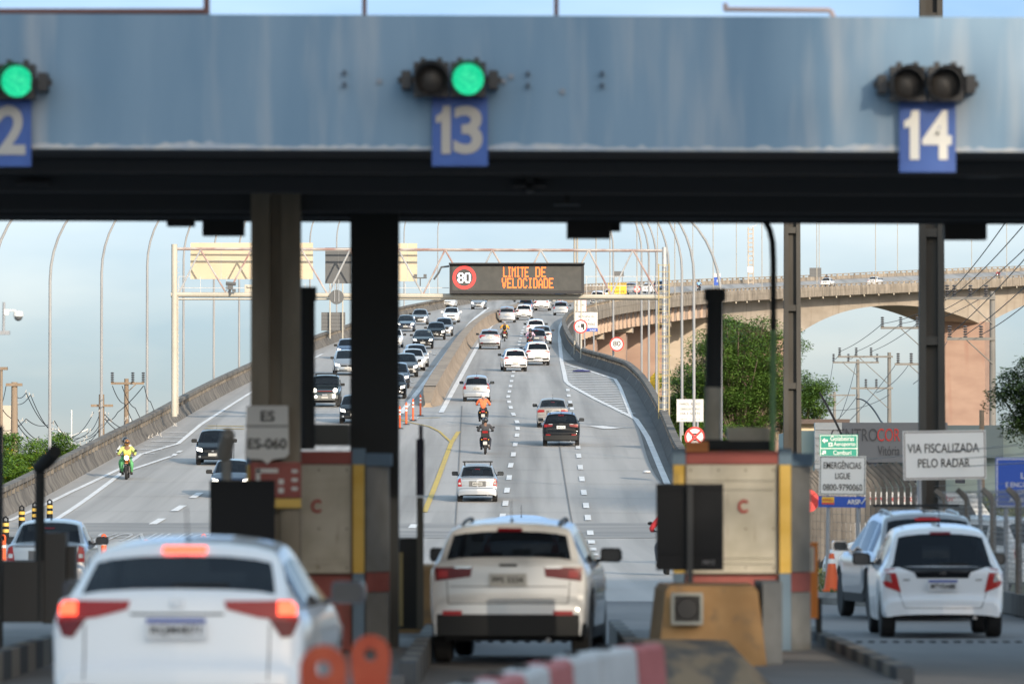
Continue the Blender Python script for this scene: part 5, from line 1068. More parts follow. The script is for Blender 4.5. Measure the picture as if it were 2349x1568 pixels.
def sedan(L=4.2,W=1.66,H=1.43,zb=.93,deck=.98,dy=.62,ry=1.12,wst=2.15,hood=1.2,wsb=.96,gw=.72,cl=.2,r=.3,wy=(.78,None)):
    P=[(0,.30),(.008,.44),(.022,.54),(.075,.575),(.095,deck-.07),(.14,deck),(dy,deck+.02),(ry,H-.07),(ry+.25,H-.02),(1.75,H),(wst,H-.05),(L-hood,wsb),(L-hood+.12,wsb-.03),(L-.28,.78),(L-.1,.68),(L-.02,.46),(L,.30)]
    return dict(L=L,W=W,H=H,zb=zb,P=P,rg=(dy,ry),ws=(wst,L-hood),gw=gw,cl=cl,r=r,wy=(wy[0],wy[1] or L-.8),gl0=deck+.02,trunk=dy)
def car_shell(s):
    L,W,H,zb=s['L'],s['W'],s['H'],s['zb']; hw=W/2; prof=roundprof(s['P'])
    ys=set(round(p[0],4) for p in prof); r=s['r']; ra=r*1.14
    for wy in s['wy']:
        for t in (-1,-.92,-.7,-.38,0,.38,.7,.92,1): ys.add(round(wy+ra*t,4))
    g0,g1=s['rg'][0],s['ws'][1]; cab=[]
    a=s['rg'][0]+(s['rg'][1]-s['rg'][0])*(.75 if not s['trunk'] else .55); b=s['ws'][0]+(s['ws'][1]-s['ws'][0])*.68
    n=2 if s['L']<3.75 else 3
    if s['trunk']: n=2
    cut=[a+(b-a)*k/n for k in range(n+1)] if n==2 else [a,a+(b-a)*.2,a+(b-a)*.6,b]
    pil=[]
    for k,c in enumerate(cut[1:-1]): pil.append((c-.035,c+.035))
    for p in pil: ys|={round(p[0],4),round(p[1],4)}
    ys|={round(a,4),round(b,4)}
    for k in range(1,8): ys.add(round(a+(b-a)*k/8,4))
    ys=sorted(y for y in ys if 0<=y<=L); Y=[ys[0]]
    for y in ys[1:]:
        if y-Y[-1]>.006: Y.append(y)
    Y[-1]=L
    pw=[(0,.90),(.06,.935),(.22,.97),(.6,.995),(1.2,1),(L-1.3,1),(L-.6,.975),(L-.25,.92),(L-.08,.80),(L,.72)]
    rows=[]
    for y in Y:
        zt=interp(prof,y); B=hw*interp(pw,y); zl=s['cl'] if .3<y<L-.3 else s['cl']+.06
        arch=0
        for wy in s['wy']:
            if abs(y-wy)<ra*1.0001: zl=max(zl,r+math.sqrt(max(0,ra*ra-(y-wy)**2))*.98); arch=1
        gh=zt>zb+.03 and (s['rg'][0]-.02<y<s['ws'][1]+.25)
        f=min(1,max(0,(zt-zb)/(H-zb))) if gh else 0
        tw=B*.90*(1-f)+hw*s['gw']*f
        if gh: zbe=zb; zs=zb-.14; pts=[(tw-.07,zt-.012),(tw-.02,zt-.03),(tw+.012,zt-.03-.055*f)]; bw=B*(.955)
        else:
            zbe=min(zt-.055,zb); zs=min(zb-.14,zt-.12); pts=[(B*.86,zt-.008),(B*.91,zt-.018),(B*.945,zt-.035)]; bw=B*.965
        cr=.03*f+.018
        x5,z5=pts[2]
        def lp(t): return (x5+(bw-x5)*t,z5+(zbe-z5)*t)
        zs=max(zs,zl+.02)if zs<zl+.02 else zs
        R_=[(0,zt+cr),(pts[0][0]*.5,zt+cr*.78),(pts[0][0]*.82,zt+cr*.3),pts[0],pts[1],pts[2],lp(.07),lp(.93),(bw,zbe),(B*.988,zbe-.05),(B,max(zs,zl+.06)),(B*.996,max((zs+zl)/2,zl+.05)),(B*.978,zl+(.14 if s.get('clad') else .04)),(B*.955,zl)]
        R_=[(x,max(z,zl)) for x,z in R_]; rw=[]
        for x,z in R_:
            q=(x/hw)**2; bow=.085*q*max(0,1-y/.7)-.16*q*max(0,1-(L-y)/.8)
            rw.append((x,y+bow,z))
        rows.append(rw)
    faces={'body':[], 'rear_window':[], 'windscreen':[], 'side_window_r':[], 'side_window_l':[], 'clad':[]}
    V=[]; n=len(rows[0])
    for rw in rows: V+=rw
    nr=len(V); 
    for rw in rows: V+=[(-x,y,z) for x,y,z in rw]
    for i in range(len(Y)-1):
        ym=(Y[i]+Y[i+1])/2
        for k in range(n-1):
            key='body'
            if k<3 and s['rg'][0]<ym<s['rg'][1]-.01: key='rear_window'
            elif k<3 and s['ws'][0]+.02<ym<s['ws'][1]-.01: key='windscreen'
            elif k==6 and a<ym<b and not any(p[0]<ym<p[1] for p in pil): key='side'
            elif k>=12 and s.get('clad'): key='clad'
            q=(i*n+k,i*n+k+1,(i+1)*n+k+1,(i+1)*n+k)
            ql=tuple(nr+t for t in q)[::-1]
            if key=='side': faces['side_window_r'].append(q); faces['side_window_l'].append(ql)
            else: faces[key]+= [q,ql]
    return V,faces
def submesh(V,F):
    ids={}; vs=[]; fs=[]
    for f in F:
        q=[]
        for i in f:
            if i not in ids: ids[i]=len(vs); vs.append(V[i])
            q.append(ids[i])
        fs.append(tuple(q))
    return vs,fs
def bil(c,u,v): return [c[0][i]*(1-u)*(1-v)+c[1][i]*u*(1-v)+c[2][i]*u*v+c[3][i]*(1-u)*v for i in (0,1)]
class Car:
    def __init__(s,spec):
        s.s=spec; s.root=empty('car'); V,F=car_shell(spec); s.V=V
        allf=[f for k in F for f in F[k]]; s.bvh=BVHTree.FromPolygons([Vector(v) for v in V],allf,all_triangles=False)
        for k,(nm,mt) in {'body':('body',WHITE),'rear_window':('rear_window',spec.get('glass',GLASS)),'windscreen':('windscreen',CLEAR if spec.get('clearws') else GLASS),'side_window_r':('side_window',GLASS),'side_window_l':('side_window',GLASS),'clad':('cladding',PLAST)}.items():
            if not F[k]: continue
            v,f=submesh(V,F[k]); m=MB(); m.add(v,f); o=m.obj(nm,mt,s.root,38,fix=False)
        L,W=spec['L'],spec['W']
        m=MB(); m.box((0,L/2,.40),(W*.80,L-.7,.30)); m.box((0,L/2,.62),(W*.86,L-.9,.16)); 
        m.obj('chassis',DARK,s.root)
        for y in ((spec['wy'][0]+.35),(L*.52)):
            for x in (-.36,.36): m=MB(); m.box((x,y,.72),(.48,.22,.55),rx=-.12); m.box((x,y-.05,1.1),(.27,.1,.26)); m.obj('seat',mat('seat_cloth',(.05,.05,.055),.9),s.root)
        s.wheels()
        s.mirrors(); 
    def wheels(s):
        sp=s.s; r=sp['r']; hw=sp['W']/2
        for wy in sp['wy']:
            for sx in (-1,1):
                m=MB(); x0=sx*(hw-.20); m.lathe([(r*.6,-.095),(r*.93,-.1),(r,-.075),(r,.075),(r*.93,.1),(r*.62,.1)],(sx*(hw-.135),wy,r),'X',20); t=m.obj('wheel',RUBBER,s.root,30)
                q=MB(); xx=sx*(hw-.045)
                q.lathe([(r*.64,xx-sx*.03),(r*.60,xx-sx*.012),(r*.54,xx-sx*.05),(r*.2,xx-sx*.06),(.03,xx-sx*.02)],(0,wy,r),'X',16)
                for k in range(5):
                    a=2*math.pi*k/5; q.box((xx-sx*.025,wy+math.cos(a)*r*.33,r+math.sin(a)*r*.33),(.03,r*.5,r*.16),rx=a)
                q.obj('rim',RIM,t,30)
    def mirrors(s):
        sp=s.s; y=sp['ws'][0]+(sp['ws'][1]-sp['ws'][0])*.72; z=sp['zb']+.10
        for sx in (-1,1):
            m=MB(); x=sx*(sp['W']/2+.085); m.prism([(x+a*.125,z+b*.085) for a,b in ((-1,-.5),(-.8,-.95),(.7,-1),(1,-.6),(1,.45),(.75,.95),(-.75,1),(-1,.7))],y-.055,y+.045,'Y'); m.box((sx*(sp['W']/2-.02),y+.02,z-.06),(.14,.05,.04)); o=m.obj('mirror',PLAST,s.root,True); o['mirror']=1
            q=MB(); q.prism([(x+a*.105,z+b*.068) for a,b in ((-1,-.5),(-.8,-.95),(.7,-1),(1,-.6),(1,.45),(.75,.95),(-.75,1),(-1,.7))],y-.062,y-.056,'Y'); q.obj('mirror_glass',mat('mirror_dark',(.04,.045,.05),.2),o)
    def patch(s,corners,nu=5,nv=4,side='rear',off=.008,sx=1):
        L=s.s['L']; rows=[]; vs=[]; idx={}; fs=[]
        for j in range(nv+1):
            for i in range(nu+1):
                x,z=bil(corners,i/nu,j/nv); x*=sx
                o=Vector((x,-2 if side=='rear' else L+2,z)); d=Vector((0,1 if side=='rear' else -1,0))
                h=s.bvh.ray_cast(o,d)
                if h[0] is not None and abs(h[0].y-(0 if side=='rear' else L))<1.5: idx[(i,j)]=len(vs); vs.append(h[0]-d*off)
        for j in range(nv):
            for i in range(nu):
                q=[(i,j),(i+1,j),(i+1,j+1),(i,j+1)]
                if all(t in idx for t in q): fs.append(tuple(idx[t] for t in q))
        return vs,fs
    def put(s,name,cl,mt,side='rear',mirror=True,nu=5,nv=4,off=.008,parent=None):
        out=[]
        for sx in ((1,-1) if mirror else (1,)):
            m=MB()
            for c in (cl if isinstance(cl[0][0],(tuple,list)) else [cl]):
                v,f=s.patch(c,nu,nv,side,off,sx)
                if f: m.add(v,f)
            if m.f: out.append(m.obj(name,mt,parent or s.root,30))
        return out
def rect(x0,x1,z0,z1): return [(x0,z0),(x1,z0),(x1,z1),(x0,z1)]
def plate(c,z,w_,h_,txt=None,side='rear',mt=None,ink=INK,blue=False,name='license_plate'):
    v,f=c.patch(rect(-w_/2,w_/2,z-h_/2,z+h_/2),1,1,side,.03)
    y=(min(p.y for p in v)-.012) if side=='rear' else max(p.y for p in v)+.012
    m=MB(); m.box((0,y,z),(w_,.012,h_)); p=m.obj(name,mt or PLATE,c.root)
    d=-.008 if side=='rear' else .008
    if blue: m=MB(); m.box((0,y+d,z+h_*.37),(w_*.97,.006,h_*.2)); m.obj('blue_band',PBLUE,p)
    if txt:
        t=text(txt,(0,y+d,z-(h_*.1 if blue else 0)),(w_*.82,h_*.46),ink,p,'plate_text',bold=.02)
        if side!='rear': t.rotation_euler=(0,0,math.pi)
def front_face(c,hl=None,lit=False,grille=None,kind='hatch'):
    s=c.s; hw=s['W']/2; z0=.62 if kind!='suv' else .80; dz=.14
    hl=hl or [(.56*hw,z0),(.90*hw,z0+.05),(.92*hw,z0+.2),(.60*hw,z0+dz)]
    for o in c.put('headlight',hl,HEADON if lit else CLRL,'front'): pass
    c.put('grille',grille or rect(-.48*hw,.48*hw,z0-.02,z0+.09),PLAST,'front',False); c.put('front_bumper_intake',[rect(-.62*hw,.62*hw,.30,.44)],PLAST,'front',False)
    c.put('fog_lamp',rect(.66*hw,.80*hw,.36,.45),CLRL,'front'); plate(c,.50,.40,.13,None,'front')
    m=MB(); ws=s['ws']; v,f=c.patch(rect(-.1,.1,s['zb']+.1,s['zb']+.2),1,1,'front',.01)
    b=MB(); b.box((0,s['L']-.07,z0+.04),(.1,.02,.06)) ; b.obj('badge',CHROME,c.root)
def rear_misc(c,third=True,wiper=True,antenna=True,lowdark=None,exhaust=True,bumpline=True,rails=False):
    s=c.s; hw=s['W']/2
    if third:
        z=s['H']-.085 if not s['trunk'] else s['gl0']+.1; c.put('brake_light',rect(-.14,.14,z-.025,z+.012),DRED,'rear',False,off=.02)
    if wiper and not s['trunk']:
        m=MB(); v,f=c.patch(rect(-.05,.35,s['gl0']+.06,s['gl0']+.1),3,1,'rear',.02); m.tube([v[0],v[1],v[2],v[3]],.012,5); m.obj('wiper',PLAST,c.root)
    if antenna:
        y=s['rg'][1]+.25; z=interp(roundprof(s['P']),y)+.03; m=MB(); m.tube([(0,y,z),(0,y+.02,z+.05)],[.025,.012],6); m.tube([(0,y,z+.02),(0,y-.12,z+.26)],.006,4); m.obj('antenna',PLAST,c.root)
    if lowdark: c.put('rear_bumper',rect(-.985*hw,.985*hw,s['cl'],lowdark),PLAST,'rear',False,18,5,.010)
    if exhaust: m=MB(); m.tube([(.5*hw,-.0,.27),(.5*hw,.3,.28)],.03,8); m.obj('exhaust',CHROME,c.root,True)
    if bumpline: c.put('bumper_seam',rect(-.9*hw,.9*hw,.655,.668),mat('seam_dark',(.05,.05,.05),.8),'rear',False,14,1,.004)
    if rails:
        for sx in (-1,1):
            m=MB(); x=sx*(hw*s['gw']-.12); P=[]
            for k in range(9): y=s['rg'][1]+.15+(s['ws'][0]-s['rg'][1]-.15)*k/8; P.append((x,y,interp(roundprof(s['P']),y)+(.0 if k in (0,8) else .035)))
            m.tube(P,.02,6); m.obj('roof_rail',PLAST if rails=='black' else RIM,c.root,True)
def mk_types():
    T={}
    # crossover with wedge tail lamps
    def crossover(lit,rear_low=.52,txt=None):
        c=Car(dict(suvspec(L=4.3,W=1.80,H=1.545,zb=1.06,tail=.14,rgy=.62,gl0=1.19,bump=.72,roofr=.72,gw=.70),clad=True)); hw=.9
        wing=[(.38*hw,1.085),(.62*hw,1.03),(.62*hw,1.145),(.36*hw,1.145)]; edge=[(.62*hw,1.03),(.93*hw,1.0),(.93*hw,1.15),(.62*hw,1.145)]; low=[(.80*hw,.89),(.88*hw,.90),(.93*hw,1.0),(.70*hw,1.02)]
        for o in c.put('tail_light',[wing,edge],RED)+c.put('lower_lamp',[low],DRED): pass
        if lit: c.put('brake_lamp',rect(.77*hw,.91*hw,1.045,1.14),BRAKE,off=.02); c.put('brake_light',rect(-.15,.15,1.475,1.515),BRAKE,'rear',False,off=.03)
        c.put('tailgate_seam',rect(-.36*hw,.36*hw,1.045,1.06),mat('seam_dark',(.05,.05,.05),.8),'rear',False,8,1,.006)
        for sx in (1,): c.put('hatch_seam',[[(.70*hw,.60),(.71*hw,.60),(.715*hw,.98),(.705*hw,.98)]],mat('seam_dark',(.05,.05,.05),.8),'rear',True,1,6,.004)
        c.put('emblem',rect(-.05,.05,1.10,1.155),RIM,'rear',False,2,2,.015)
        rear_misc(c,third=not lit,lowdark=rear_low,bumpline=False); c.put('reflector',rect(.60*hw,.82*hw,.50,.56),DRED,off=.014)
        plate(c,.955,.42,.145,txt,'rear',PLATEW if txt else PLATE,blue=bool(txt)); front_face(c,kind='suv'); return c.root
    T['crossover_lit']=crossover(True,.5,'RQM4E71'); T['crossover']=crossover(False)
    def boxsuv(txt,white_plate=False,name=''):
        c=Car(dict(suvspec(L=4.4,W=1.84,H=1.60,zb=1.10,tail=.10,rgy=.40,gl0=1.165,bump=.74,roofr=.5,gw=.725,r=.36,wy=(.8,None)),clad=True)); hw=.92
        c.put('tail_light',[[(.46*hw,.98),(.90*hw,.93),(.91*hw,1.085),(.44*hw,1.09)]],DRED,nu=7); c.put('lamp_chrome',[[(.46*hw,1.075),(.66*hw,1.075),(.66*hw,1.10),(.44*hw,1.10)]],CLRL,off=.014)
        c.put('lamp_glow',rect(.74*hw,.86*hw,.97,1.05),RED,off=.015)
        rear_misc(c,lowdark=.56,bumpline=False,rails='black',wiper=False); c.put('reflector',rect(.56*hw,.80*hw,.55,.60),RED,off=.014)
        c.put('tailgate_crease',[rect(-.72*hw,.72*hw,.865,.875)],mat('seam_soft',(.12,.12,.12),.7),'rear',False,10,1,.004)
        c.put('hatch_seam',[[(.73*hw,.68),(.74*hw,.68),(.76*hw,.93),(.75*hw,.93)]],mat('seam_dark',(.05,.05,.05),.8),'rear',True,1,6,.004); c.put('hatch_seam',[rect(-.735*hw,.735*hw,.675,.685)],mat('seam_dark',(.05,.05,.05),.8),'rear',False,10,1,.004)
        c.put('emblem',rect(-.10,.10,1.095,1.125),INK,'rear',False,3,1,.012); plate(c,.945,.42,.145,txt,'rear',PLATEW if white_plate else PLATE); front_face(c,kind='suv'); return c.root
    T['boxsuv']=boxsuv('PPS 3334'); T['boxsuv_w']=boxsuv('RBF2C05',True)
    def mono(txt):   # tall rounded monovolume hatch
        c=Car(hatch(L=3.9,W=1.70,H=1.49,zb=.93,tail=.12,rgy=.60,hood=.85,wsb=1.0,roofr=.72,wst=2.35,bump=.55,gl0=.93,gw=.70,r=.30)); hw=.85
        c.put('tail_light',[[(.66*hw,.61),(.95*hw,.70),(.95*hw,.91),(.75*hw,.93)]],RED); c.put('lamp_clear',[[(.80*hw,.74),(.91*hw,.77),(.91*hw,.86),(.83*hw,.86)]],CLRL,off=.013)
        c.put('lower_glass_strip',[[(-.40*hw,.80),(.40*hw,.80),(.46*hw,.90),(-.46*hw,.90)],[(-.46*hw,.88),(.46*hw,.88),(.7*hw,.95),(-.7*hw,.95)]],mat('gloss_black',(.01,.011,.013),.12),'rear',False,8,3,.006)
        c.put('hatch_seam',[[(.60*hw,.40),(.61*hw,.40),(.70*hw,.62),(.69*hw,.62)]],mat('seam_dark',(.05,.05,.05),.8),'rear',True,1,5,.004); c.put('hatch_seam',rect(-.6*hw,.6*hw,.395,.403),mat('seam_soft',(.12,.12,.12),.7),'rear',False,10,1,.004)
        c.put('emblem',rect(-.05,.05,.845,.895),CHROME,'rear',False,2,2,.02); rear_misc(c,bumpline=False); plate(c,.705,.40,.145,txt,'rear',PLATEW,blue=True)
        c.put('badge',rect(.52*hw,.62*hw,.765,.785),GREY,'rear',True,2,1,.006)
        front_face(c); return c.root
    T['mono']=mono('MTV5A88')
    def wagon_suv():
        c=Car(dict(suvspec(L=4.6,W=1.84,H=1.66,zb=1.02,tail=.12,rgy=.58,roofr=.70,gw=.70,r=.35,gl0=1.12),clad=True)); hw=.92
        c.put('tail_light',[[(.72*hw,.80),(.92*hw,.82),(.92*hw,1.06),(.76*hw,1.08)]],RED); rear_misc(c,lowdark=.5,rails='grey'); c.put('brake_light',rect(-.2,.2,1.53,1.57),RED,'rear',False,off=.03); plate(c,.9,.4,.13); front_face(c,kind='suv')
        m=MB(); m.tube([(-.62,1.3,1.76),(.62,1.3,1.76)],.02,6); m.tube([(-.62,2.1,1.76),(.62,2.1,1.76)],.02,6); m.obj('roof_bars',PLAST,c.root,True); return c.root
    T['wagon_suv']=wagon_suv()
    def notch(txt=None,rack=False,lamp='vert',ttl=None,**k):
        c=Car(dict(sedan(**k),glass=CLEAR)); hw=c.s['W']/2; d=c.s['gl0']-.04
        if lamp=='vert': q=[[(.74*hw,d-.33),(.93*hw,d-.33),(.93*hw,d-.06),(.80*hw,d-.01)]]
        elif lamp=='wide': q=[[(.50*hw,d-.20),(.93*hw,d-.22),(.93*hw,d-.07),(.52*hw,d-.08)]]
        c.put('tail_light',q,RED); 
        if lamp=='vert': c.put('lamp_clear',[rect(.79*hw,.90*hw,d-.25,d-.17)],CLRL,off=.014)
        c.put('spoiler_lip',rect(-.74*hw,.74*hw,d-.035,d-.02),mat('seam_soft',(.12,.12,.12),.7),'rear',False,10,1,.006)
        rear_misc(c,third=False,antenna=not rack); c.put('plate_recess',rect(-.34,.34,d-.33,d-.11),mat('seam_soft',(.12,.12,.12),.7),'rear',False,3,3,.003)
        c.put('brake_light',rect(-.1,.1,c.s['H']-.16,c.s['H']-.135),DRED,'rear',False,off=.01)
        plate(c,d-.22,.40,.13,txt); front_face(c)
        if rack:
            z=c.s['H']+.11; m=MB()
            for y in (1.55,2.1): m.box((0,y,z),(1.2,.04,.03)); [m.box((sx*.52,y,z-.07),(.05,.05,.13)) for sx in (-1,1)]
            m.obj('roof_rack',PLAST,c.root)
        return c.root
    T['notch']=notch('MRG·8024',True); T['notch_plain']=notch(L=4.15,W=1.64,H=1.44); T['saloon']=notch(lamp='wide',L=4.5,W=1.72,H=1.47,deck=1.05,zb=.98,dy=.55,ry=1.2)
    def oldhatch(txt=None,lamp='tall',low=None,**k):
        c=Car(hatch(**k)); hw=c.s['W']/2; z=c.s['gl0']
        if lamp=='tall': q=[[(.74*hw,z-.24),(.93*hw,z-.26),(.91*hw,z-.02),(.79*hw,z+.13)]]
        elif lamp=='side': q=[[(.74*hw,z-.24),(.93*hw,z-.24),(.93*hw,z-.02),(.76*hw,z-.02)]]
        elif lamp=='high': q=[[(.80*hw,z-.26),(.94*hw,z-.26),(.85*hw,z+.25),(.77*hw,z+.25)]]
        elif lamp=='slant': q=[[(.52*hw,z-.12),(.93*hw,z-.20),(.93*hw,z-.04),(.60*hw,z-.02)]]
        c.put('tail_light',q,RED); rear_misc(c,lowdark=low); plate(c,.78 if not low else .62,.40,.13,txt); front_face(c,lit=k.get('lit',False)); 
        if low: c.put('reflector',rect(.74*hw,.86*hw,.58,.65),RED,off=.015); c.put('skid_plate',rect(-.36*hw,.36*hw,.34,.46),RIM,'rear',False,4,2,.013)
        return c.root
    T['hatch_tall']=oldhatch('MSV 8968',L=3.85,W=1.67,H=1.50,zb=.95,gw=.70,rgy=.5,roofr=.66); T['hatch']=oldhatch(lamp='side',L=3.8,W=1.65,H=1.47); T['hatch_box']=oldhatch(lamp='high',L=3.75,W=1.65,H=1.53,zb=.98,rgy=.3,roofr=.42,gw=.76)
    T['hatch_cross']=oldhatch(lamp='slant',low=.52,L=3.95,W=1.71,H=1.54,zb=1.0,gl0=1.05,gw=.71,rgy=.52,roofr=.66,cl=.28,r=.32)
    T['soft_suv']=oldhatch(lamp='slant',low=.55,L=4.4,W=1.82,H=1.66,zb=1.06,gl0=1.12,gw=.71,rgy=.5,roofr=.66,cl=.28,r=.35,hood=1.2,wsb=1.1)
    T['wagon']=oldhatch(lamp='side',L=4.25,W=1.66,H=1.56,zb=.98,rgy=.35,roofr=.5,hood=1.05,wst=2.2)
    def lit_copy(src,grille=None,kind='hatch'):
        r=copy_tree(T[src])
        for o in r.children:
            if o.name.startswith('headlight'): o.material_slots[0].link='OBJECT'; o.material_slots[0].material=HEADON
        return r
    for k in ('hatch','hatch_box','notch_plain','saloon','hatch_cross','wagon','soft_suv'): T[k+'_on']=lit_copy(k)
    # boxy offroader seen from the front
    c=Car(dict(suvspec(L=4.1,W=1.78,H=1.78,zb=1.16,tail=.06,rgy=.2,roofr=.32,wst=2.1,hood=1.55,wsb=1.2,gw=.82,cl=.42,r=.40),clad=True,clearws=True)); hw=.89
    for sx in (-1,1): m=MB(); m.lathe([(.13,4.02),(.12,4.06),(.02,4.075)],(sx*.60,0,.98),'Y',18); m.obj('headlight',HEADON,c.root,True); m=MB(); m.lathe([(.09,4.20),(.02,4.22)],(sx*.52,0,.62),'Y',14); m.obj('fog_lamp',HEADON,c.root,True)
    c.put('grille',rect(-.42,.42,.86,1.06),PLAST,'front',False); m=MB(); m.box((0,4.1,.60),(1.5,.2,.2)); m.box((0,4.06,.47),(1.2,.14,.1)); m.obj('bull_bar',mat('bumper_grey',(.16,.165,.16),.5),c.root); m=MB(); m.box((0,4.21,.58),(.38,.02,.13)); m.obj('license_plate',PLATE,c.root); m=MB(); m.box((0,4.2,.72),(.3,.14,.1)); m.obj('winch',RIM,c.root); c.put('bar_red',rect(-.42,.42,.92,.95),mat('grille_red',(.3,.05,.04),.5),'front',False,off=.015)
    m=MB(); 
    for sx in (-1,1): m.tube([(sx*.6,.5,1.85),(sx*.6,2.1,1.85)],.02,6)
    for y in (.5,1.3,2.1): m.tube([(-.6,y,1.85),(.6,y,1.85)],.02,6); m.tube([(-.6,y,1.74),(-.6,y,1.85)],.02,6); m.tube([(.6,y,1.74),(.6,y,1.85)],.02,6)
    m.obj('roof_rack',PLAST,c.root,True); T['offroader']=c.root
    return T
T=mk_types(); TUSED=set(); TL={'offroader':4.2}
CARS=[]
def setmat(o,name,mt):
    for ch in o.children:
        if ch.name.split('.')[0]==name: ch.material_slots[0].link='OBJECT'; ch.material_slots[0].material=mt
def car(tp,pos,pt,label,oncoming=False,yaw=None,grp=None,mirror=None,sc=1,name='car',f=None):
    r=T[tp] if tp not in TUSED else copy_tree(T[tp]); TUSED.add(tp); r.name=name
    body=[c for c in r.children if c.name.split('.')[0]=='body'][0]; L=max(v.co.y for v in body.data.vertices)*sc
    x,y,z=pos; hd=heading(y+2) if y>195 else 0
    if yaw is not None: hd=yaw
    if oncoming: x,y=x-L*math.sin(hd),y+L*math.cos(hd)
    zz=E(x,y)+(.027 if y<172 else 0); sl_=slope(y+(-L/2 if oncoming else L/2)) if y>150 else 0
    r.location=(x,y,zz); r.rotation_euler=(-sl_ if oncoming else sl_,0,hd+(math.pi if oncoming else 0)); r.scale=(sc,sc,sc)
    setmat(r,'body',pt)
    if mirror: setmat(r,'mirror',mirror)
    tag(r,label,'car',grp); return r
def cg(tp,px,py,pt,label,on=False,**k): 
    p=ground(px,py); return car(tp,p,pt,label,on,grp='oncoming cars' if on else 'cars driving away up the ramp',**k)
def cp_(tp,px,Y,pt,label,yaw=0,**k): return car(tp,(at(px,1000,Y).x,Y,0),pt,label,yaw=yaw,**k)
cp_('crossover_lit',402,39,WHITE,'white crossover nearest the camera with red brake lights lit',yaw=R(-2.6),mirror=NAVY)
cp_('boxsuv',1164,64,PEARL,'pearl white boxy SUV passing between the two toll booths',yaw=R(-4.3))
cp_('mono',2163,76.3,WHITE,'white rounded hatchback with plate MTV5A88 at the right',yaw=R(-.3))
cp_('wagon_suv',2140,87.2,SILVER,'silver SUV with roof rails just ahead of the white hatchback',yaw=R(5),mirror=CHROME)
cp_('notch_plain',104,112,SILVER,'silver sedan behind the black machine at the left edge',yaw=R(-.5))
cp_('hatch_tall',1196,117,mat('paint_pale_blue',(.5,.56,.66),.3,.4,coat=.9),'car almost wholly hidden ahead of the pearl SUV, only its roof showing')
car('hatch',(at(2400,1000,104).x,104,0),WHITE,'white hatchback parked behind the fence at the right edge',yaw=R(48)).location.z=.1
car('hatch_box',(at(2262,1000,128).x,128,0),WHITE,'white car roof peeping behind the fence post right of the hedge',yaw=R(70)).location.z=.0
cg('notch',1095,1152,SILVER,'silver sedan with an empty roof rack and plate MRG 8024')
cg('boxsuv_w',1287,1024,BLACK,'glossy black SUV with a white plate')
cg('saloon',1268,981,mat('paint_bronze',(.25,.235,.225),.5,.3,coat=.9),'bronze grey sedan partly hidden by the black SUV')
cg('hatch_tall',1093,921,SILVER,'silver hatchback with tall tail lamps ahead of the orange jacket rider',mirror=BLACK)
cg('hatch_cross',1182.8,852,WHITE,'white hatchback with black lower bumper straddling the lane line')
cg('soft_suv',1234,838,WHITE,'white SUV just right of and beyond the white hatchback',mirror=BLACK)
cg('crossover',1123.4,801,SILVER,'silver crossover beside the median barrier')
cg('hatch',1231,797,NAVY,'dark blue hatchback next to the pink shirt rider')
cg('saloon',1243,789,SILVER,'silver sedan mostly hidden behind the dark blue hatchback')
cg('hatch_cross',1229,773,WHITE,'white compact car behind the silver sedan row')
cg('hatch_box',1162.6,740,SILVER,'silver boxy hatchback near the median bend')
cg('hatch_cross',1201.5,734,WHITE,'white car right beside the silver boxy hatchback')
cg('notch_plain',1205,717,BLUE,'dark blue sedan seen over the white car at the bend')
cg('soft_suv',1242,713,WHITE,'white SUV at the bend left of the small silver hatchback')
cg('hatch',1286,723.5,SILVER,'small silver hatchback alone in the right lane at the bend')
cg('saloon',1271,705,GREY,'grey sedan under the message board right half')
cg('hatch',1284,690.5,BLUE,'tiny blue car far up the bend')
cg('soft_suv',1370,699,WHITE,'white SUV on the bridge right behind the white panel')
cg('hatch',1399,688,WHITE,'white hatchback farther along the bridge under the gantry')
cg('soft_suv',1446,676,SILVER,'silver car on the bridge left of the small no-stopping sign')
cg('notch_plain',1483,673,WHITE,'white sedan on the bridge right of the small no-stopping sign')
cg('boxsuv_w',1511,669,BLUE,'dark blue SUV on the bridge behind the right gantry pillar')
cg('notch_plain',1892,657.5,WHITE,'white sedan high on the bridge below the black square sign',mirror=WHITE)
cg('saloon',2000,655,WHITE,'white sedan farther right on the bridge')
O=dict(on=True)
cg('saloon_on',1026,706,WHITE,'white sedan leading the farthest oncoming pair at the bend',**O)
cg('hatch_on',1096,709.6,SILVER,'silver hatchback coming alone round the bend by the median',**O)
cg('notch_plain_on',962,745,GREY,'grey small car in the oncoming left lane above the dark pair',**O)
cg('notch_plain_on',1034,740,WHITE,'white car in the middle of the oncoming lanes',mirror=WHITE,**O)
cg('saloon_on',930,761,NAVY,'dark blue sedan just right of the black column, top of the row',**O)
cg('wagon_on',1018,771,GREY,'dark grey car peeping behind the black hatchback',**O)
cg('hatch_on',1000,779.6,BLACK,'black hatchback in the oncoming lanes with a white plate',**O)
cg('saloon_on',970,800,BLACK,'black sedan with bright headlights behind the silver wagon',**O)
cg('wagon_on',959.6,842,SILVER,'silver wagon with roof rails right behind the small silver hatchback',mirror=SILVER,**O)
cg('hatch_on',951,850.5,mat('paint_light_silver',(.62,.63,.65),.4,.3,coat=.9),'light silver hatchback between the wagon and the dark small SUV',mirror=SILVER,**O)
cg('hatch_cross_on',932,865,DGREY,'dark grey small car with lit headlight beside the black column',**O)
cg('wagon_on',909.5,891,NAVY,'dark car almost covered by the black column, one headlight showing',**O)
cg('hatch_on',900,915,BLACK,'lowest dark car behind the right edge of the black column',**O)
cg('notch_plain_on',902,797,WHITE,'white car mostly covered by the black column',**O)
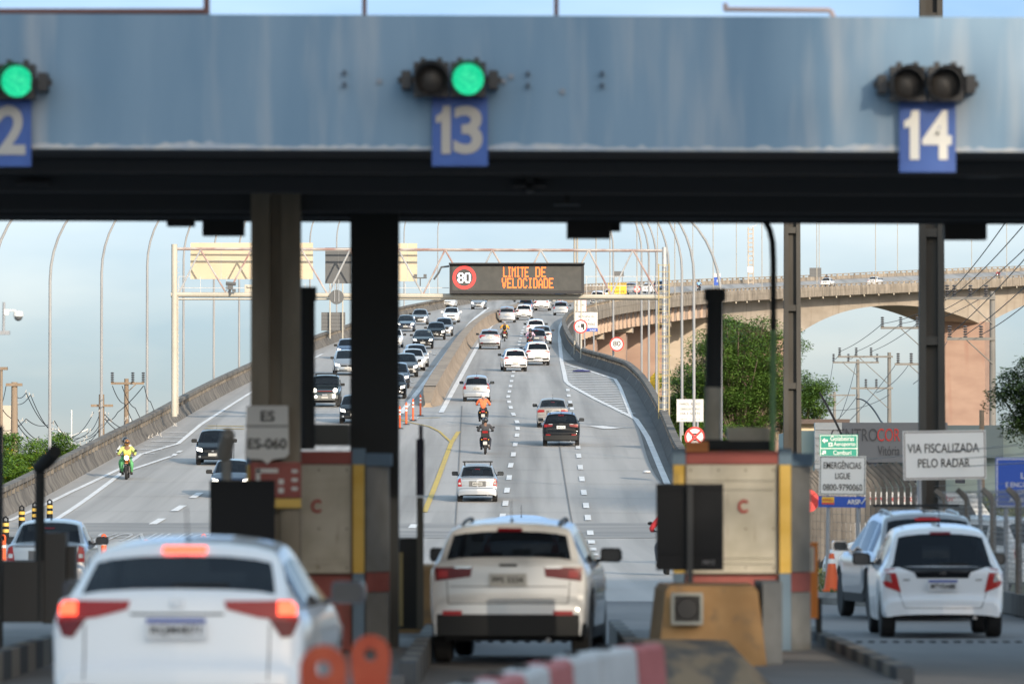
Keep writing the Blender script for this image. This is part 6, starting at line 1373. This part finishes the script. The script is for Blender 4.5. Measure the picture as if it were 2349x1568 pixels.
cg('offroader',745,934,mat('paint_green_black',(.03,.04,.04),.2,.35,coat=.8),'dark boxy offroader with roof rack and bull bar between the columns',**O)
cg('soft_suv_on',797,861,SILVER,'silver hatchback half hidden by the left edge of the black column',**O)
cg('hatch_on',797,824,BLUE,'blue car behind the half hidden silver hatchback',**O)
cg('hatch_on',812,972,BLACK,'black car with pinkish headlight at the left edge of the black column',**O)
cg('hatch_box_on',488,1067.6,BLACK,'black boxy hatchback coming down in the left lanes',**O)
cg('hatch_on',528,1143,NAVY,'dark blue hatchback partly behind the charcoal board',**O)
for k,r in T.items():
    if k not in TUSED:
        for ch in list(r.children):
            for g in list(ch.children): bpy.data.objects.remove(g)
            bpy.data.objects.remove(ch)
        bpy.data.objects.remove(r)
for o in list(bpy.data.objects):
    if 'mirror' in o.keys() and o.name.startswith('mirror'): del o['mirror']
# ---------------------------------------------------------------- motorcycles and riders
def skin(name,verts,edges,rad,mt,parent,root=0,sub=1):
    me=bpy.data.meshes.new(name); me.from_pydata([tuple(v) for v in verts],edges,[]); o=bpy.data.objects.new(name,me); COL.objects.link(o)
    md=o.modifiers.new('s','SKIN'); me.skin_vertices[0].data.foreach_set('radius',[x for r in rad for x in ((r,r) if not isinstance(r,tuple) else r)])
    me.skin_vertices[0].data[root].use_root=True; o.modifiers.new('u','SUBSURF').levels=sub
    dg=bpy.context.evaluated_depsgraph_get(); dg.update(); m2=bpy.data.meshes.new_from_object(o.evaluated_get(dg)); bpy.data.objects.remove(o)
    m2.materials.clear(); m2.materials.append(mt); m2.polygons.foreach_set('use_smooth',[True]*len(m2.polygons))
    o=bpy.data.objects.new(name,m2); COL.objects.link(o); o.parent=parent; return o
# joints (y forward), seated rider
J=dict(pel=(0,0,.82),spi=(0,.03,1.02),che=(0,.09,1.24),nec=(0,.12,1.40),hed=(0,.15,1.50),hto=(0,.16,1.62))
for s,n in ((1,'r'),(-1,'l')):
    J.update({'sh'+n:(s*.20,.09,1.33),'el'+n:(s*.36,.24,1.10),'wr'+n:(s*.33,.50,1.05),'ha'+n:(s*.33,.57,1.05),'hi'+n:(s*.10,.02,.80),'kn'+n:(s*.22,.40,.66),'an'+n:(s*.19,.14,.28),'to'+n:(s*.20,.34,.23)})
def chain(names,edges,rad):
    idx={n:i for i,n in enumerate(names)}; return [J[n] for n in names],[(idx[a],idx[b]) for a,b in edges],[rad[n] for n in names]
def rider_mesh(root,shirt,trous,helm,backpack=None,visor=True):
    N=['pel','spi','che','nec','hed','hto']+[a+b for b in 'rl' for a in ('sh','el','wr','ha','hi','kn','an','to')]
    Ed=[('pel','spi'),('spi','che'),('che','nec'),('nec','hed'),('hed','hto')]
    for b in 'rl': Ed+=[('che','sh'+b),('sh'+b,'el'+b),('el'+b,'wr'+b),('wr'+b,'ha'+b),('pel','hi'+b),('hi'+b,'kn'+b),('kn'+b,'an'+b),('an'+b,'to'+b)]
    Rd=dict(pel=.13,spi=.12,che=.13,nec=.055,hed=.09,hto=.07)
    for b in 'rl': Rd.update({'sh'+b:.065,'el'+b:.045,'wr'+b:.03,'ha'+b:.038,'hi'+b:.09,'kn'+b:.06,'an'+b:.042,'to'+b:.035})
    V,Eg,Ra=chain(N,Ed,Rd); idx={n:i for i,n in enumerate(N)}
    for s,b in ((1,'r'),(-1,'l')):     # five fingers curled round the grip
        hx,hy,hz=J['ha'+b]
        for k in range(4):
            b0=len(V); x=hx+s*(-.028+.019*k); V+=[(x,hy+.05,hz+.012),(x,hy+.062,hz-.022),(x,hy+.03,hz-.034)]; Ra+=[.0095,.0085,.0075]; Eg+=[(idx['ha'+b],b0),(b0,b0+1),(b0+1,b0+2)]
        b0=len(V); V+=[(hx-s*.045,hy+.01,hz-.02),(hx-s*.04,hy+.04,hz-.04)]; Ra+=[.011,.009]; Eg+=[(idx['ha'+b],b0),(b0,b0+1)]
    body=skin('person_body',V,Eg,Ra,SKIN,root)
    N=['pel','spi','che']+[a+b for b in 'rl' for a in ('sh','el','wr')]; Ed=[('pel','spi'),('spi','che')]
    for b in 'rl': Ed+=[('che','sh'+b),('sh'+b,'el'+b),('el'+b,'wr'+b)]
    R2={k:Rd[k]+.022 for k in Rd}; R2['che']=.165; R2['spi']=.15; R2['pel']=.15
    skin('jacket',*chain(N,Ed,R2),shirt,root)
    N=['pel']+[a+b for b in 'rl' for a in ('hi','kn','an')]; Ed=[]
    for b in 'rl': Ed+=[('pel','hi'+b),('hi'+b,'kn'+b),('kn'+b,'an'+b)]
    skin('trousers',*chain(N,Ed,{k:Rd[k]+.02 for k in Rd}),trous,root)
    for b in 'rl': m=MB(); x,y,z=J['an'+b]; m.box((x,y+.09,z-.05),(.10,.28,.09)); m.obj('shoe',PLAST,root)
    m=MB(); m.ball((0,.155,1.58),(.135,.155,.15),16); h=m.obj('helmet',helm,root,True)
    if visor: m=MB(); m.ball((0,.215,1.575),(.115,.11,.07),12); m.obj('visor',mat('visor_dark',(.02,.02,.025),.1),h,True)
    if backpack: m=MB(); m.ball((0,-.13,1.16),(.15,.11,.22),12); [m.tube([(s*.1,-.1,1.32),(s*.12,.1,1.42),(s*.12,.2,1.28)],.02,5) for s in (-1,1)]; m.obj('backpack',backpack,root,True)
def bike_mesh(root,tank,box=False,litfront=False,tail=RED,plt=True):
    m=MB()
    for y,r in ((-.62,.30),(.74,.31)):
        w_=MB(); w_.lathe([(r*.74,-.04),(r*.95,-.055),(r,-.03),(r,.03),(r*.95,.055),(r*.74,.04)],(0,y,r),'X',20); o=w_.obj('wheel',RUBBER,root,30); q=MB(); q.lathe([(r*.76,-.025),(r*.76,.025)],(0,y,r),'X',16); q.lathe([(.07,-.05),(.07,.05)],(0,y,r),'X',10)
        for k in range(5): a=2*math.pi*k/5; q.tube([(0,y,r),(0,y+math.cos(a)*r*.76,r+math.sin(a)*r*.76)],.014,5)
        q.obj('rim',RIM,o)
    f=MB(); f.tube([(0,.74,.31),(0,.52,.95)],.001,4)
    for s in (-1,1): f.tube([(s*.08,.74,.31),(s*.08,.50,.98)],.024,6); f.tube([(s*.09,-.62,.30),(s*.09,-.1,.42)],.022,6); f.tube([(s*.12,-.45,.36),(s*.12,-.35,.72)],.03,6)
    f.tube([(0,.48,.9),(0,.1,.5),(0,-.2,.42)],.03,6); f.tube([(-.36,.44,1.04),(-.15,.5,1.03),(.15,.5,1.03),(.36,.44,1.04)],.014,6); f.obj('frame',PLAST,root,True)
    e=MB(); e.box((0,.1,.42),(.26,.38,.28)); e.tube([(.15,.25,.35),(.15,-.1,.3),(.17,-.75,.42)],[.025,.03,.05],8); e.obj('engine',mat('engine_grey',(.14,.14,.14),.5,.6),root,30)
    t=MB(); t.ball((0,.22,.80),(.14,.25,.13),12); t.box((0,.62,.68),(.13,.3,.02),rx=.2); t.box((0,.56,.98),(.2,.08,.2),rx=-.2); t.box((0,-.55,.74),(.17,.4,.06),rx=-.15); t.obj('fairing',tank,root,30)
    t=MB(); t.ball((0,-.18,.80),(.13,.34,.06),12); t.obj('saddle',PLAST,root,True)
    t=MB(); t.box((0,-.80,.74),(.18,.06,.07)); t.obj('tail_light',tail,root); 
    for s in (-1,1): a=MB(); a.ball((s*.16,-.78,.70),(.03,.03,.025),8); a.obj('indicator',AMBER,root,True)
    if plt: a=MB(); a.box((0,-.88,.54),(.19,.012,.16),rx=-.25); a.obj('license_plate',PLATE,root); a=MB(); a.box((0,-.8,.6),(.14,.16,.02),rx=.9); a.obj('rear_fender',PLAST,root)
    a=MB(); a.ball((0,.66,.93),(.1,.05,.1),12); a.obj('headlight',HEADON if litfront else CLRL,root,True)
    for s in (-1,1): a=MB(); a.tube([(s*.27,.46,1.05),(s*.36,.44,1.22)],.01,5); a.ball((s*.38,.43,1.23),(.07,.02,.045),8); a.obj('mirror',PLAST,root,True)
    if box: a=MB(); a.box((0,-.66,.98),(.40,.36,.30)); b=a.obj('top_box',PLAST,root); a=MB(); a.box((0,-.85,1.06),(.26,.02,.10)); a.obj('reflector',RED,b)
CL=lambda n,c:mat('cloth_'+n,c,.9,col2=tuple(min(1,x*1.35+.004) for x in c),scale=(9,9,9),ramp=(.35,.65),bump=.3)
def moto(px,py,on,mlabel,plabel,shirt,trous,helm,tank,y=None,**k):
    p=ground(px,py) if y is None else Vector((at(px,1000,y).x,y,E(at(px,1000,y).x,y)+.046))
    hd=heading(p.y) if p.y>195 else 0; sl_=slope(p.y) if p.y>150 else 0; e=(-sl_ if on else sl_,0,hd+(math.pi if on else 0))
    r=empty('motorcycle',p,0,mlabel,'motorcycle','motorcycles'); bike_mesh(r,tank,k.get('box',False),on,RED); r.rotation_euler=e
    q=empty('person',p,0,plabel,'person','motorcycle riders'); rider_mesh(q,shirt,trous,helm,k.get('pack')); q.rotation_euler=e
    d=Vector((0,.92,0)); d.rotate(q.rotation_euler); r.location=p+d; q.location=p+d-Vector(tuple(Vector((0,.12,0)))) if False else p+d
    if k.get('passenger'):
        a,b,c_,lab=k['passenger']; q2=empty('person',p,0,lab,'person','motorcycle riders'); rider_mesh(q2,a,b,c_); q2.rotation_euler=e; d2=Vector((-.10 if not on else .10,.92-.42,.06)); d2.rotate(q2.rotation_euler); q2.location=p+d2
HB=mat('helmet_black',(.02,.02,.022),.2,coat=1); HWH=mat('helmet_white',(.7,.7,.7),.25,coat=1); HBR=mat('helmet_bronze',(.30,.13,.03),.3,.3,coat=1); HGR=mat('helmet_grey',(.25,.25,.26),.3,coat=1)
DEN=CL('dark_denim',(.022,.026,.038)); BLK=CL('black',(.02,.02,.022))
moto(295,1095,True,'orange motorcycle with lit headlight coming down along the left barrier','rider in lime shirt, green trousers and bronze helmet on the orange motorcycle',CL('lime',(.52,.60,.14)),CL('green',(.10,.34,.14)),HBR,mat('bike_orange',(.70,.22,.02),.35,coat=1),passenger=(CL('pale',(.5,.5,.5)),CL('green',(.10,.34,.14)),HB,'passenger in black helmet behind the lime shirt rider'))
moto(1108,976,False,'motorcycle with red tail under the orange jacket rider','rider in bright orange jacket and white helmet seen from behind',CL('neon_orange',(.85,.17,.07)),BLK,HWH,mat('bike_red',(.5,.02,.02),.3,coat=1))
moto(1112.8,1042,False,'black motorcycle with a top box nearest in the middle lane','rider in charcoal t-shirt and black helmet on the top box motorcycle',CL('charcoal',(.045,.045,.05)),DEN,HB,mat('bike_black',(.02,.02,.02),.3,coat=1),box=True)
moto(1157.5,783,False,'motorcycle right of the silver crossover','rider in yellow shirt with a dark backpack',CL('yellow',(.72,.36,.05)),BLK,HGR,mat('bike_red',(.5,.02,.02),.3),pack=PLAST)
moto(1216.7,802,False,'motorcycle in front of the dark blue hatchback','rider in lilac shirt with a black backpack',CL('lilac',(.55,.40,.52)),DEN,HB,mat('bike_black',(.02,.02,.02),.3),pack=BLK)
moto(1531,1321,False,'dark motorcycle mostly hidden by the right charcoal board','rider in red shirt hidden by the right charcoal board except the elbow',CL('red',(.45,.03,.04)),CL('grey',(.12,.12,.13)),HB,mat('bike_black',(.02,.02,.02),.3),y=137)
moto(1182,692.5,True,'tiny motorcycle far away at the end of the median','tiny rider in dark clothes at the end of the median',BLK,DEN,HB,mat('bike_black',(.02,.02,.02),.3))
moto(1600,668,False,'motorcycle on the bridge right of the lamp posts','rider in light blue shirt on the bridge',CL('light_blue',(.22,.42,.66)),DEN,HB,mat('bike_black',(.02,.02,.02),.3))
moto(1901,652,True,'motorcycle on the bridge behind the white sedan','rider in dark clothes above the white sedan on the bridge',BLK,DEN,HB,mat('bike_black',(.02,.02,.02),.3))
moto(2294,641,True,'motorcycle at the far right of the bridge','rider in red and white far right on the bridge',CL('red',(.45,.03,.04)),DEN,HWH,mat('bike_black',(.02,.02,.02),.3))
# small things lying on the road
p=ground(1484,1084); m=MB(); m.ball((0,0,.05),(.18,.3,.06),8); tag(m.obj('litter',WREFL,loc=(p.x,p.y,p.z)),'white scrap of litter on the right shoulder','litter')
p=ground(1334,852.5); m=MB(); m.ball((0,0,.04),(.65,1.1,.10),10); tag(m.obj('litter',mat('tarp_blue',(.06,.06,.22),.8),loc=(p.x,p.y,p.z)),'dark blue cloth lying on the hatched area','litter')
